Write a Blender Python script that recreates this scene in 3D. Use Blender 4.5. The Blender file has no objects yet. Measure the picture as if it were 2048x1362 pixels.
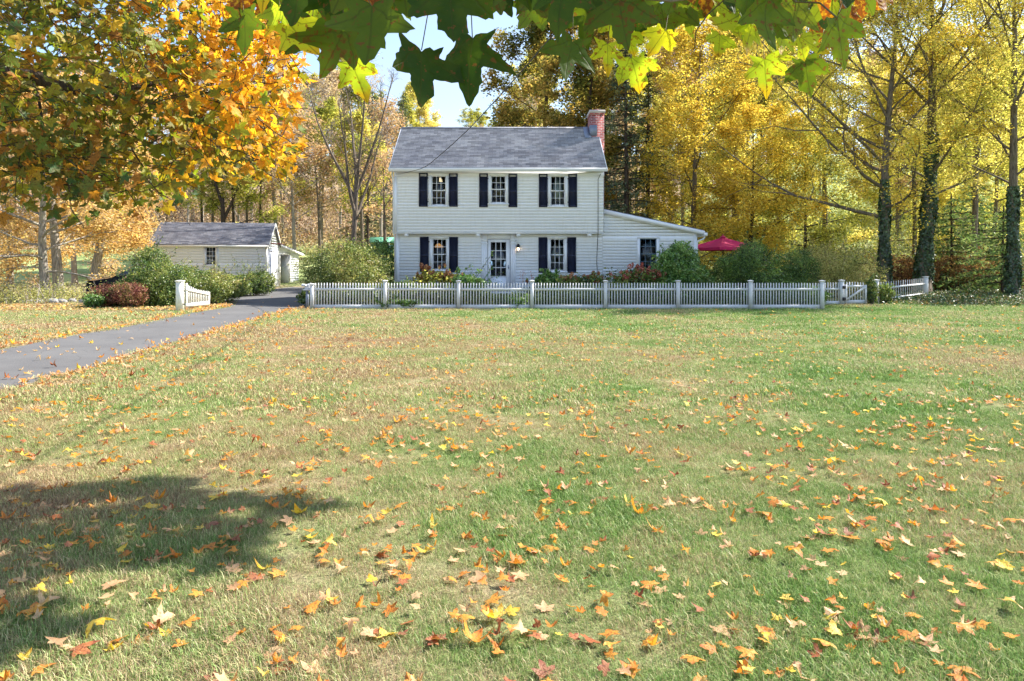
import bpy, math, random
import numpy as np
from mathutils import Vector, Matrix
R = math.radians
# ------------------------------------------------------------------ camera, sky, sun, exposure
F, HC, HY, CX = 1420.0, 1.5, 528.0, 1024.0          # focal length (photo px), eye height, horizon row
S = bpy.context.scene
cam_d = bpy.data.cameras.new("camera"); cam = bpy.data.objects.new("camera", cam_d); S.collection.objects.link(cam)
cam.location = (0, 0, HC); cam.rotation_euler = (R(90), 0, 0)
cam_d.sensor_width = 36; cam_d.lens = 36*F/2048; cam_d.shift_y = -(681-HY)/2048
cam_d.clip_start = 0.05; cam_d.clip_end = 1500
S.camera = cam
SUN_AZ, SUN_EL = 66.0, 43.0                            # azimuth from +Y towards +X
W = bpy.data.worlds.new("World"); S.world = W; W.use_nodes = True
wn = W.node_tree.nodes; wl = W.node_tree.links; wn.clear()
out = wn.new('ShaderNodeOutputWorld'); bg = wn.new('ShaderNodeBackground'); sky = wn.new('ShaderNodeTexSky')
sky.sky_type = 'NISHITA'; sky.sun_disc = False; sky.sun_elevation = R(SUN_EL); sky.sun_rotation = R(SUN_AZ)
sky.air_density = 1.0; sky.dust_density = 0.5
tcw = wn.new('ShaderNodeTexCoord'); mpw = wn.new('ShaderNodeMapping'); mpw.inputs['Scale'].default_value = (1, 1, 2.6)
nz = wn.new('ShaderNodeTexNoise'); nz.inputs['Scale'].default_value = 2.2; nz.inputs['Detail'].default_value = 7
rp = wn.new('ShaderNodeValToRGB'); rp.color_ramp.elements[0].position = .46; rp.color_ramp.elements[1].position = .80
mx = wn.new('ShaderNodeMix'); mx.data_type = 'RGBA'; mx.inputs['B'].default_value = (2.5, 2.75, 3.1, 1)
wl.new(tcw.outputs['Generated'], mpw.inputs[0]); wl.new(mpw.outputs[0], nz.inputs['Vector']); wl.new(nz.outputs['Fac'], rp.inputs[0])
wl.new(rp.outputs[0], mx.inputs['Factor']); wl.new(sky.outputs[0], mx.inputs['A']); wl.new(mx.outputs['Result'], bg.inputs[0])
bg.inputs[1].default_value = 0.12; wl.new(bg.outputs[0], out.inputs[0])
sd = bpy.data.lights.new("sun", 'SUN'); sd.energy = 4.9; sd.angle = R(.53); sd.color = (1, .94, .85)
sun = bpy.data.objects.new("sun", sd); S.collection.objects.link(sun)
SUNV = Vector((math.sin(R(SUN_AZ))*math.cos(R(SUN_EL)), math.cos(R(SUN_AZ))*math.cos(R(SUN_EL)), math.sin(R(SUN_EL))))
sun.rotation_euler = SUNV.to_track_quat('Z', 'Y').to_euler(); sun.location = (30, 15, 40)
vs = S.view_settings; S.display_settings.display_device = 'sRGB'
vs.view_transform = 'Standard'; vs.look = 'None'; vs.exposure = 1.46; vs.gamma = 1
cy = S.cycles; cy.max_bounces = 7; cy.diffuse_bounces = 4; cy.glossy_bounces = 2; cy.transmission_bounces = 4; cy.transparent_max_bounces = 8
cy.use_denoising = True; cy.denoising_prefilter = 'NONE'; cy.denoising_input_passes = 'RGB_ALBEDO_NORMAL'; cy.sample_clamp_indirect = 4; cy.caustics_reflective = False; cy.caustics_refractive = False

def wp(px, py, D): return np.array([(px-CX)/F*D, D, HC+(HY-py)/F*D])
def X(px, D): return (px-CX)/F*D
def Z(py, D): return HC+(HY-py)/F*D
def gp(px, py): D = HC*F/(py-HY); return np.array([(px-CX)/F*D, D, 0.0])
def terr(x, y):
    x = np.asarray(x, float); y = np.asarray(y, float)
    z = .14*np.clip(y-46, 0, 29) + .27*np.clip(y-75, 0, 75) + .1*np.clip(y-150, 0, 200)
    k = np.clip((y-46)/20, 0, 1)
    return z + k*(.35*np.sin(x*.11+1)+.25*np.sin(y*.17+x*.05))
# ------------------------------------------------------------------ node helpers / materials
def newmat(name):
    m = bpy.data.materials.new(name); m.use_nodes = True; m.node_tree.nodes.clear()
    o = m.node_tree.nodes.new('ShaderNodeOutputMaterial'); return m, m.node_tree, o
def ND(nt, t, **kw):
    n = nt.nodes.new(t)
    for k, v in kw.items():
        if isinstance(k, str) and hasattr(n, k): setattr(n, k, v)
    return n
def noise(nt, vec, scale, detail=4, rough=.55):
    n = nt.nodes.new('ShaderNodeTexNoise'); n.inputs['Scale'].default_value = scale; n.inputs['Detail'].default_value = detail
    n.inputs['Roughness'].default_value = rough
    if vec is not None: nt.links.new(vec, n.inputs['Vector'])
    return n.outputs['Fac']
def ramp(nt, fac, stops, interp='LINEAR'):
    n = nt.nodes.new('ShaderNodeValToRGB'); cr = n.color_ramp; cr.interpolation = interp
    while len(cr.elements) > 1: cr.elements.remove(cr.elements[-1])
    cr.elements[0].position = stops[0][0]; cr.elements[0].color = (*stops[0][1], 1)
    for p, c in stops[1:]:
        e = cr.elements.new(p); e.color = (*c, 1)
    nt.links.new(fac, n.inputs[0]); return n.outputs[0]
def mixc(nt, f, a, b, mode='MIX'):
    n = nt.nodes.new('ShaderNodeMix'); n.data_type = 'RGBA'; n.blend_type = mode
    for key, v in (('Factor', f), ('A', a), ('B', b)):
        if hasattr(v, 'links') or hasattr(v, 'is_linked'): nt.links.new(v, n.inputs[key])
        elif isinstance(v, (int, float)): n.inputs[key].default_value = v
        else: n.inputs[key].default_value = (*v, 1)
    return n.outputs['Result']
def math_(nt, op, a, b=None, clamp=False):
    n = nt.nodes.new('ShaderNodeMath'); n.operation = op; n.use_clamp = clamp
    for i, v in enumerate((a, b)):
        if v is None: continue
        if isinstance(v, (int, float)): n.inputs[i].default_value = v
        else: nt.links.new(v, n.inputs[i])
    return n.outputs[0]
def pos(nt): return nt.nodes.new('ShaderNodeNewGeometry').outputs['Position']
def island(nt): return nt.nodes.new('ShaderNodeNewGeometry').outputs['Random Per Island']
def princ(nt, o, col, rough=.6, spec=.3, metal=0, bump=None, bstr=.3, bdist=.02):
    p = nt.nodes.new('ShaderNodeBsdfPrincipled')
    if isinstance(col, tuple): p.inputs['Base Color'].default_value = (*col, 1)
    else: nt.links.new(col, p.inputs['Base Color'])
    p.inputs['Roughness'].default_value = rough; p.inputs['Specular IOR Level'].default_value = spec; p.inputs['Metallic'].default_value = metal
    if bump is not None:
        b = nt.nodes.new('ShaderNodeBump'); b.inputs['Strength'].default_value = bstr; b.inputs['Distance'].default_value = bdist
        nt.links.new(bump, b.inputs['Height']); nt.links.new(b.outputs[0], p.inputs['Normal'])
    nt.links.new(p.outputs[0], o.inputs[0]); return p
def solid(name, col, rough=.6, var=.15, scale=6, spec=.3, metal=0, bstr=.15, dirt=None):
    m, nt, o = newmat(name); P = pos(nt)
    n = noise(nt, P, scale, 6); c = ramp(nt, n, [(.3, tuple(v*(1-var) for v in col)), (.7, tuple(min(v*(1+var*.6), .95) for v in col))])
    if dirt:
        mp = nt.nodes.new('ShaderNodeMapping'); mp.inputs['Scale'].default_value = (7, 7, 1.2); nt.links.new(P, mp.inputs[0])
        d = ramp(nt, noise(nt, mp.outputs[0], 1.5, 6, .7), [(.5, (0, 0, 0)), (.75, (1, 1, 1))])
        c = mixc(nt, math_(nt, 'MULTIPLY', d, .35), c, dirt)
    princ(nt, o, c, rough, spec, metal, noise(nt, P, scale*6, 4), bstr, .004); return m
def foliage(name, pal, trans=.45, clump=.6, cs=.5, gloss=.0):
    """leaf material: pal = list of albedos, picked per leaf and drifting per clump"""
    m, nt, o = newmat(name); n1 = noise(nt, pos(nt), cs, 2); r = island(nt)
    f = math_(nt, 'ADD', math_(nt, 'MULTIPLY', r, 1-clump*.7), math_(nt, 'MULTIPLY', math_(nt, 'SUBTRACT', n1, .5), 2.2*clump))
    f = math_(nt, 'ADD', f, .35*clump, True)
    k = len(pal); c = ramp(nt, f, [((i+.5)/k, p) for i, p in enumerate(pal)])
    w = nt.nodes.new('ShaderNodeTexWhiteNoise'); w.noise_dimensions = '1D'; nt.links.new(r, w.inputs['W'])
    c = mixc(nt, 1.0, c, ramp(nt, w.outputs['Value'], [(0, (.42, .40, .38)), (.35, (.9, .9, .9)), (1, (1.25, 1.25, 1.25))]), 'MULTIPLY')
    d = nt.nodes.new('ShaderNodeBsdfDiffuse'); t = nt.nodes.new('ShaderNodeBsdfTranslucent'); mxs = nt.nodes.new('ShaderNodeMixShader')
    nt.links.new(c, d.inputs[0])
    c2 = mixc(nt, 1.0, c, (1.15, 1.15, .75), 'MULTIPLY'); nt.links.new(c2, t.inputs[0])
    mxs.inputs[0].default_value = trans; nt.links.new(d.outputs[0], mxs.inputs[1]); nt.links.new(t.outputs[0], mxs.inputs[2])
    res = mxs.outputs[0]
    if gloss:
        g = nt.nodes.new('ShaderNodeBsdfGlossy'); g.inputs['Roughness'].default_value = .45; g.inputs[0].default_value = (1, 1, 1, 1)
        m2 = nt.nodes.new('ShaderNodeMixShader'); m2.inputs[0].default_value = gloss
        nt.links.new(res, m2.inputs[1]); nt.links.new(g.outputs[0], m2.inputs[2]); res = m2.outputs[0]
    nt.links.new(res, o.inputs[0]); return m
def maple_mat(name, pal, spots=.3, spotcol=(.16, .06, .02), trans=.5, edge=None, vein=(.05, .06, .01)):
    """large maple leaf with veins (UV = leaf plane) and blotches"""
    m, nt, o = newmat(name); P = pos(nt); r = island(nt)
    w = nt.nodes.new('ShaderNodeTexWhiteNoise'); w.noise_dimensions = '1D'; nt.links.new(r, w.inputs['W'])
    oi = nt.nodes.new('ShaderNodeObjectInfo'); rr = math_(nt, 'FRACT', math_(nt, 'ADD', w.outputs['Value'], oi.outputs['Random']))
    k = len(pal); c = ramp(nt, rr, [((i+.5)/k, p) for i, p in enumerate(pal)])
    tc = nt.nodes.new('ShaderNodeTexCoord').outputs['UV']
    sp = nt.nodes.new('ShaderNodeSeparateXYZ'); nt.links.new(tc, sp.inputs[0])
    ax = math_(nt, 'ABSOLUTE', sp.outputs[0]); a = math_(nt, 'ARCTAN2', ax, sp.outputs[1])
    ln = nt.nodes.new('ShaderNodeVectorMath'); ln.operation = 'LENGTH'; nt.links.new(tc, ln.inputs[0]); rad = ln.outputs['Value']
    d = math_(nt, 'MINIMUM', a, math_(nt, 'MINIMUM', math_(nt, 'ABSOLUTE', math_(nt, 'SUBTRACT', a, .86)), math_(nt, 'ABSOLUTE', math_(nt, 'SUBTRACT', a, 1.9))))
    d = math_(nt, 'MULTIPLY', d, rad)
    v = ramp(nt, d, [(0.0, (1, 1, 1)), (.012, (.5, .5, .5)), (.02, (0, 0, 0))])
    # side veins
    wv = nt.nodes.new('ShaderNodeTexWave'); wv.inputs['Scale'].default_value = 3.2; wv.inputs['Distortion'].default_value = 1.5; wv.bands_direction = 'DIAGONAL'
    cmb = nt.nodes.new('ShaderNodeCombineXYZ'); nt.links.new(ax, cmb.inputs[0]); nt.links.new(sp.outputs[1], cmb.inputs[1]); nt.links.new(cmb.outputs[0], wv.inputs['Vector'])
    n = noise(nt, P, 28, 5, .65)
    c = mixc(nt, math_(nt, 'MULTIPLY', ramp(nt, noise(nt, P, 14, 3), [(.4, (0, 0, 0)), (.65, (1, 1, 1))]), .35), c, pal[-1])
    if edge is not None:
        e = ramp(nt, math_(nt, 'ADD', rad, math_(nt, 'MULTIPLY', n, .35)), [(.78, (0, 0, 0)), (1.0, (1, 1, 1))])
        c = mixc(nt, math_(nt, 'MULTIPLY', e, .8), c, edge)
    s = ramp(nt, noise(nt, P, 75, 4, .6), [(.62-spots*.22, (0, 0, 0)), (.66-spots*.2, (1, 1, 1))])
    c = mixc(nt, math_(nt, 'MULTIPLY', s, .85), c, spotcol)
    c = mixc(nt, math_(nt, 'MULTIPLY', v, .55), c, vein)
    df = nt.nodes.new('ShaderNodeBsdfPrincipled'); df.inputs['Roughness'].default_value = .55; df.inputs['Specular IOR Level'].default_value = .3
    bp = nt.nodes.new('ShaderNodeBump'); bp.inputs['Strength'].default_value = .35; bp.inputs['Distance'].default_value = .003
    nt.links.new(math_(nt, 'ADD', math_(nt, 'MULTIPLY', wv.outputs['Fac'], .5), math_(nt, 'MULTIPLY', v, -.8)), bp.inputs['Height']); nt.links.new(bp.outputs[0], df.inputs['Normal'])
    t = nt.nodes.new('ShaderNodeBsdfTranslucent'); mxs = nt.nodes.new('ShaderNodeMixShader')
    nt.links.new(c, df.inputs['Base Color']); nt.links.new(mixc(nt, 1.0, c, (1.3, 1.3, .6), 'MULTIPLY'), t.inputs[0])
    mxs.inputs[0].default_value = trans; nt.links.new(df.outputs[0], mxs.inputs[1]); nt.links.new(t.outputs[0], mxs.inputs[2])
    nt.links.new(mxs.outputs[0], o.inputs[0]); return m
def lawn_color(nt):
    P = pos(nt)
    big = noise(nt, P, .33, 3, .6); mid = noise(nt, P, 1.7, 4, .6); fine = noise(nt, P, 16, 3)
    sp = nt.nodes.new('ShaderNodeSeparateXYZ'); nt.links.new(P, sp.inputs[0])
    # straw patch left of centre in the middle distance, greener towards the right and near the eye
    gx = math_(nt, 'MULTIPLY', math_(nt, 'SUBTRACT', sp.outputs[0], 0.3), .035)
    dy = math_(nt, 'MULTIPLY', math_(nt, 'ABSOLUTE', math_(nt, 'SUBTRACT', sp.outputs[1], 12.5)), .016)
    f = math_(nt, 'ADD', math_(nt, 'MULTIPLY', math_(nt, 'SUBTRACT', big, .5), 1.15), math_(nt, 'MULTIPLY', math_(nt, 'SUBTRACT', mid, .5), .75)); f = math_(nt, 'ADD', f, .615)
    f = math_(nt, 'ADD', f, math_(nt, 'ADD', math_(nt, 'MAXIMUM', math_(nt, 'MINIMUM', gx, .09), -.10), math_(nt, 'MINIMUM', dy, .13)))
    f = math_(nt, 'ADD', f, math_(nt, 'MULTIPLY', math_(nt, 'SUBTRACT', fine, .5), .28))
    return f, P
# lawn ground under the blades
def m_lawn():
    m, nt, o = newmat('lawn_ground'); f, P = lawn_color(nt)
    c = ramp(nt, f, [(.45, (.42, .31, .19)), (.58, (.42, .35, .20)), (.70, (.34, .34, .16)), (.86, (.22, .29, .10))])
    c = mixc(nt, math_(nt, 'MULTIPLY', ramp(nt, noise(nt, P, 45, 4, .7), [(.35, (1, 1, 1)), (.6, (0, 0, 0))]), .75), c, (.07, .055, .03))
    princ(nt, o, c, .9, .1, 0, noise(nt, P, 60, 5, .7), .9, .03); return m
def m_blade():
    m, nt, o = newmat('grass_blade'); f, P = lawn_color(nt); r = island(nt)
    f = math_(nt, 'ADD', f, math_(nt, 'MULTIPLY', math_(nt, 'SUBTRACT', r, .5), .5))
    c = ramp(nt, f, [(.38, (.42, .28, .17)), (.52, (.64, .50, .31)), (.64, (.52, .52, .25)), (.76, (.31, .42, .14)), (.95, (.17, .31, .07))])
    wn_ = nt.nodes.new('ShaderNodeTexWhiteNoise'); wn_.noise_dimensions = '1D'; nt.links.new(r, wn_.inputs['W']); c = mixc(nt, 1.0, c, ramp(nt, wn_.outputs['Value'], [(0, (.38, .38, .34)), (.5, (.85, .85, .8)), (1, (1.3, 1.3, 1.25))]), 'MULTIPLY')
    d = nt.nodes.new('ShaderNodeBsdfDiffuse'); t = nt.nodes.new('ShaderNodeBsdfTranslucent'); mxs = nt.nodes.new('ShaderNodeMixShader')
    nt.links.new(c, d.inputs[0]); nt.links.new(c, t.inputs[0]); mxs.inputs[0].default_value = .3
    nt.links.new(d.outputs[0], mxs.inputs[1]); nt.links.new(t.outputs[0], mxs.inputs[2])
    g = nt.nodes.new('ShaderNodeBsdfGlossy'); g.inputs['Roughness'].default_value = .4
    m2 = nt.nodes.new('ShaderNodeMixShader'); m2.inputs[0].default_value = .02
    nt.links.new(mxs.outputs[0], m2.inputs[1]); nt.links.new(g.outputs[0], m2.inputs[2]); nt.links.new(m2.outputs[0], o.inputs[0]); return m
def m_hill():
    m, nt, o = newmat('hillside_floor'); P = pos(nt); sp = nt.nodes.new('ShaderNodeSeparateXYZ'); nt.links.new(P, sp.inputs[0])
    n = noise(nt, P, 1.2, 6, .7); lit = ramp(nt, n, [(.3, (.16, .115, .075)), (.5, (.34, .25, .17)), (.7, (.45, .35, .24))])
    gr = ramp(nt, noise(nt, P, .5, 6, .65), [(.32, (.20, .26, .09)), (.5, (.36, .44, .18)), (.7, (.52, .50, .25))])
    e = math_(nt, 'SUBTRACT', sp.outputs[1], math_(nt, 'ADD', 71, math_(nt, 'MULTIPLY', noise(nt, P, .15, 3), 8)))
    e = math_(nt, 'SUBTRACT', e, math_(nt, 'MULTIPLY', math_(nt, 'MAXIMUM', math_(nt, 'SUBTRACT', sp.outputs[0], 12), 0), 1.6))
    e = math_(nt, 'ADD', e, math_(nt, 'MULTIPLY', math_(nt, 'MAXIMUM', math_(nt, 'SUBTRACT', -38, sp.outputs[0]), 0), 2.5)); k = math_(nt, 'MULTIPLY', e, .4, True); c = mixc(nt, k, gr, lit)
    princ(nt, o, c, .95, .05, 0, noise(nt, P, 5, 6, .7), .8, .2); return m
def m_asphalt():
    m, nt, o = newmat('asphalt'); P = pos(nt)
    c = ramp(nt, noise(nt, P, .8, 5, .6), [(.3, (.075, .073, .075)), (.7, (.12, .117, .115))])
    vo = nt.nodes.new('ShaderNodeTexVoronoi'); vo.feature = 'DISTANCE_TO_EDGE'; vo.inputs['Scale'].default_value = .55; wv_ = nt.nodes.new('ShaderNodeVectorMath'); wv_.operation = 'ADD'; nt.links.new(P, wv_.inputs[0]); nz_ = nt.nodes.new('ShaderNodeTexNoise'); nz_.inputs['Scale'].default_value = 1.5; nt.links.new(P, nz_.inputs['Vector']); nt.links.new(nz_.outputs['Color'], wv_.inputs[1]); nt.links.new(wv_.outputs[0], vo.inputs['Vector'])
    c = mixc(nt, math_(nt, 'MULTIPLY', ramp(nt, vo.outputs[0], [(0, (1, 1, 1)), (.012, (0, 0, 0))]), .6), c, (.035, .033, .03))
    c = mixc(nt, math_(nt, 'MULTIPLY', noise(nt, P, 90, 3, .8), .5), c, (.22, .22, .22))
    princ(nt, o, c, .95, .1, 0, noise(nt, P, 120, 3), .5, .006); return m
def m_bark(name, a, b):
    m, nt, o = newmat(name); P = pos(nt); mp = nt.nodes.new('ShaderNodeMapping'); mp.inputs['Scale'].default_value = (9, 9, 1.8); nt.links.new(P, mp.inputs[0])
    n = noise(nt, mp.outputs[0], 2, 7, .7); c = ramp(nt, n, [(.35, a), (.62, b)])
    c = mixc(nt, math_(nt, 'MULTIPLY', ramp(nt, noise(nt, P, 3, 4), [(.5, (0, 0, 0)), (.7, (1, 1, 1))]), .35), c, (b[0]*.9, b[1]*1.05, b[2]*.7))
    princ(nt, o, c, .95, .1, 0, n, .9, .04); return m
def m_brick():
    m, nt, o = newmat('chimney_brick'); uv = nt.nodes.new('ShaderNodeTexCoord').outputs['UV']
    b = nt.nodes.new('ShaderNodeTexBrick'); nt.links.new(uv, b.inputs['Vector'])
    b.inputs['Scale'].default_value = 1; b.inputs['Brick Width'].default_value = .21; b.inputs['Row Height'].default_value = .072; b.inputs['Mortar Size'].default_value = .009
    b.inputs['Color1'].default_value = (.36, .075, .06, 1); b.inputs['Color2'].default_value = (.22, .05, .05, 1); b.inputs['Mortar'].default_value = (.42, .34, .33, 1)
    c = mixc(nt, .25, b.outputs[0], noise(nt, pos(nt), 9, 5), 'OVERLAY')
    princ(nt, o, c, .85, .2, 0, b.outputs['Fac'], -.6, .01); return m
def m_shingle(name, c1, c2):
    m, nt, o = newmat(name); uv = nt.nodes.new('ShaderNodeTexCoord').outputs['UV']
    b = nt.nodes.new('ShaderNodeTexBrick'); nt.links.new(uv, b.inputs['Vector']); b.inputs['Scale'].default_value = 1
    b.inputs['Brick Width'].default_value = .30; b.inputs['Row Height'].default_value = .118; b.inputs['Mortar Size'].default_value = .003
    b.inputs['Color1'].default_value = (*c1, 1); b.inputs['Color2'].default_value = (*c2, 1); b.inputs['Mortar'].default_value = (.05, .05, .06, 1)
    b.inputs['Bias'].default_value = -.1
    n = noise(nt, pos(nt), 1.1, 5, .7); c = mixc(nt, 1.0, b.outputs[0], ramp(nt, n, [(.3, (.75, .75, .8)), (.7, (1.2, 1.18, 1.15))]), 'MULTIPLY')
    c = mixc(nt, .5, c, ramp(nt, noise(nt, pos(nt), 70, 2), [(.3, (.6, .6, .6)), (.7, (1.3, 1.3, 1.3))]), 'MULTIPLY')
    princ(nt, o, c, .9, .2, 0, noise(nt, pos(nt), 90, 2), .3, .004); return m
def m_glass():
    m, nt, o = newmat('window_glass'); t = nt.nodes.new('ShaderNodeBsdfTransparent'); g = nt.nodes.new('ShaderNodeBsdfGlossy')
    t.inputs[0].default_value = (.78, .84, .84, 1); g.inputs['Roughness'].default_value = .02; g.inputs[0].default_value = (1, 1, 1, 1)
    fr = nt.nodes.new('ShaderNodeFresnel'); fr.inputs[0].default_value = 1.6
    b = nt.nodes.new('ShaderNodeBump'); b.inputs['Strength'].default_value = .12; b.inputs['Distance'].default_value = .02; nt.links.new(noise(nt, pos(nt), 2.5, 2), b.inputs['Height'])
    nt.links.new(b.outputs[0], g.inputs['Normal'])
    mm = nt.nodes.new('ShaderNodeMixShader'); nt.links.new(fr.outputs[0], mm.inputs[0]); nt.links.new(t.outputs[0], mm.inputs[1]); nt.links.new(g.outputs[0], mm.inputs[2])
    nt.links.new(mm.outputs[0], o.inputs[0]); return m
def m_emit(name, col, st):
    m, nt, o = newmat(name); e = nt.nodes.new('ShaderNodeEmission'); e.inputs[0].default_value = (*col, 1); e.inputs[1].default_value = st
    nt.links.new(e.outputs[0], o.inputs[0]); return m
M = dict(
 siding=solid('white_clapboard', (.80, .82, .89), .5, .03, 1.2, .3, 0, .0, (.60, .60, .58)),
 trim=solid('white_trim', (.78, .79, .83), .45, .04, 4, .35, 0, .08),
 fence=solid('weathered_shaded_white', (.64, .64, .66), .6, .1, 9, .25, 0, .3, (.45, .42, .36)),  # base lowered to grey for shade as well as wear; streaks are dirt
 cream=solid('sunlit_white_paint', (.80, .78, .71), .6, .07, 7, .25, 0, .2, (.5, .47, .38)),  # warm cream tint stands for sun on white paint
 navy=solid('navy_shutter_paint', (.012, .016, .045), .45, .2, 5, .4),
 roof=m_shingle('grey_asphalt_shingles', (.36, .36, .385), (.17, .17, .19)),
 roof2=m_shingle('dark_asphalt_shingles', (.30, .305, .335), (.12, .125, .15)),
 brick=m_brick(), cap=solid('mortar_cap', (.5, .45, .42), .9), slate=solid('slate_sash_paint', (.12, .18, .24), .5), lead=solid('lead_flashing', (.22, .25, .33), .5, .2, 5, .4, .3),
 glass=m_glass(), dark=solid('unlit_dark', (.05, .045, .04), .9), black=solid('black_iron', (.012, .012, .014), .4, .2, 9, .4),  # dark: near-black colour stands in for unlit depth indoors and under the step
 stone=solid('stone', (.33, .32, .31), .9, .3, 3), concrete=solid('grey_concrete', (.36, .36, .37), .9, .2, 4),
 curtain=solid('sheer_curtain', (.42, .43, .38), .9, .15, 8), lit=m_emit('lit_lampshade', (1, .72, .42), .9), bulb=m_emit('lit_bulb', (1, .7, .4), 4),
 amber=m_emit('amber_pendant', (1, .45, .15), .35), blind=solid('slate_blue_blind', (.10, .16, .22), .8),
 red=solid('crimson_canvas', (.50, .010, .085), .75, .12, 4), pole=solid('dark_metal', (.03, .03, .035), .4, .1, 4, .5, .6),
 green=solid('green_metal_roof', (.13, .40, .27), .5, .15, 4), teal=solid('teal_boards', (.03, .20, .17), .6),
 rustred=solid('rusty_red_paint', (.5, .12, .1), .7), greyfur=solid('pale_grey_ornament', (.55, .57, .62), .8, .3, 30),
 car=None, tyre=solid('tyre_rubber', (.02, .02, .02), .8), alloy=solid('alloy_rim', (.5, .5, .52), .3, .05, 3, .5, .9),
 bark=m_bark('grey_brown_bark', (.06, .045, .035), (.22, .18, .145)), barkg=m_bark('pale_grey_bark', (.13, .115, .10), (.42, .38, .33)),
 barkd=m_bark('dark_bark', (.025, .018, .014), (.10, .075, .06)), twig=solid('grey_twigs', (.34, .30, .26), .9, .25, 1), twigd=solid('dark_twigs', (.07, .05, .04), .9, .3, 1),
 stem=solid('petiole', (.12, .09, .03), .6), asphalt=m_asphalt(), lawn=m_lawn(), blade=m_blade(), hill=m_hill())
def carpaint():
    m, nt, o = newmat('dark_blue_car_paint'); p = princ(nt, o, (.012, .018, .05), .25, .5); p.inputs['Coat Weight'].default_value = 1; p.inputs['Coat Roughness'].default_value = .03; return m
M['car'] = carpaint()
FM = dict(
 yellow=foliage('yellow_leaves', [(.38, .38, .08), (.62, .60, .15), (.82, .70, .22), (.88, .74, .36)], .5, .6, .35),
 gold=foliage('golden_leaves', [(.48, .40, .07), (.76, .54, .09), (.84, .66, .17), (.60, .60, .13)], .5, .6, .5),
 yellowgreen=foliage('yellow_green_leaves', [(.16, .20, .05), (.36, .38, .08), (.58, .54, .14), (.70, .62, .22)], .5, .7, .4),
 tan=foliage('tan_leaves', [(.36, .27, .19), (.55, .42, .30), (.67, .53, .39), (.68, .47, .29)], .4, .6, .3),
 rust=foliage('rust_leaves', [(.36, .24, .16), (.58, .38, .24), (.70, .48, .30), (.64, .50, .37)], .4, .6, .3),
 pale=foliage('pale_orange_leaves', [(.52, .34, .12), (.72, .46, .20), (.80, .58, .30), (.72, .58, .22)], .45, .5, .8),
 oak=foliage('bronze_green_leaves', [(.09, .12, .035), (.22, .22, .06), (.42, .31, .09), (.64, .42, .14)], .5, .7, .45),
 spruce=foliage('dark_needles', [(.08, .11, .07), (.14, .18, .11), (.24, .27, .17)], .3, .5, .6),
 pine=foliage('soft_green_needles', [(.10, .18, .06), (.20, .28, .11), (.32, .38, .18)], .3, .5, .8),
 ivy=foliage('ivy_leaves', [(.018, .04, .016), (.04, .08, .03), (.08, .15, .05)], .15, .5, 1.2, .06),
 ivycover=foliage('ivy_carpet_leaves', [(.02, .05, .02), (.05, .11, .03), (.10, .17, .05), (.30, .18, .08)], .15, .4, 2, .05),
 shrub=foliage('green_shrub_leaves', [(.035, .075, .02), (.09, .16, .04), (.22, .29, .07), (.40, .40, .13)], .4, .6, 1.5, .03),
 shrubmix=foliage('turning_shrub_leaves', [(.08, .13, .035), (.20, .26, .07), (.42, .43, .13), (.56, .42, .22)], .4, .7, 1.1, .03),
 darkshrub=foliage('dark_shrub_leaves', [(.03, .06, .018), (.08, .15, .035), (.16, .27, .06), (.28, .40, .10)], .3, .6, 1.4, .03),
 brightshrub=foliage('bright_green_leaves', [(.06, .14, .03), (.12, .26, .05), (.22, .38, .09), (.35, .45, .14)], .4, .5, 2, .05),
 redshrub=foliage('wine_leaves', [(.10, .03, .03), (.24, .09, .08), (.38, .20, .14), (.25, .22, .08)], .35, .6, 2),
 hydr=foliage('dusty_red_blossom', [(.36, .09, .08), (.56, .17, .14), (.62, .28, .20)], .3, .5, 3),
 hydo=foliage('russet_blossom', [(.34, .13, .07), (.56, .25, .14), (.64, .38, .22)], .3, .5, 3),
 brush=foliage('dry_brush_leaves', [(.14, .17, .06), (.34, .36, .14), (.50, .48, .19), (.58, .46, .26)], .4, .6, .8),
 darkbrush=foliage('brown_brush_leaves', [(.12, .08, .05), (.26, .14, .08), (.44, .22, .10), (.26, .26, .10)], .35, .6, .6),  # russet-brown palette of the thickets and hillside brush
 litter=foliage('leaf_litter', [(.34, .15, .06), (.58, .32, .14), (.72, .50, .27), (.70, .44, .10)], .2, .1, 1))
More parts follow.
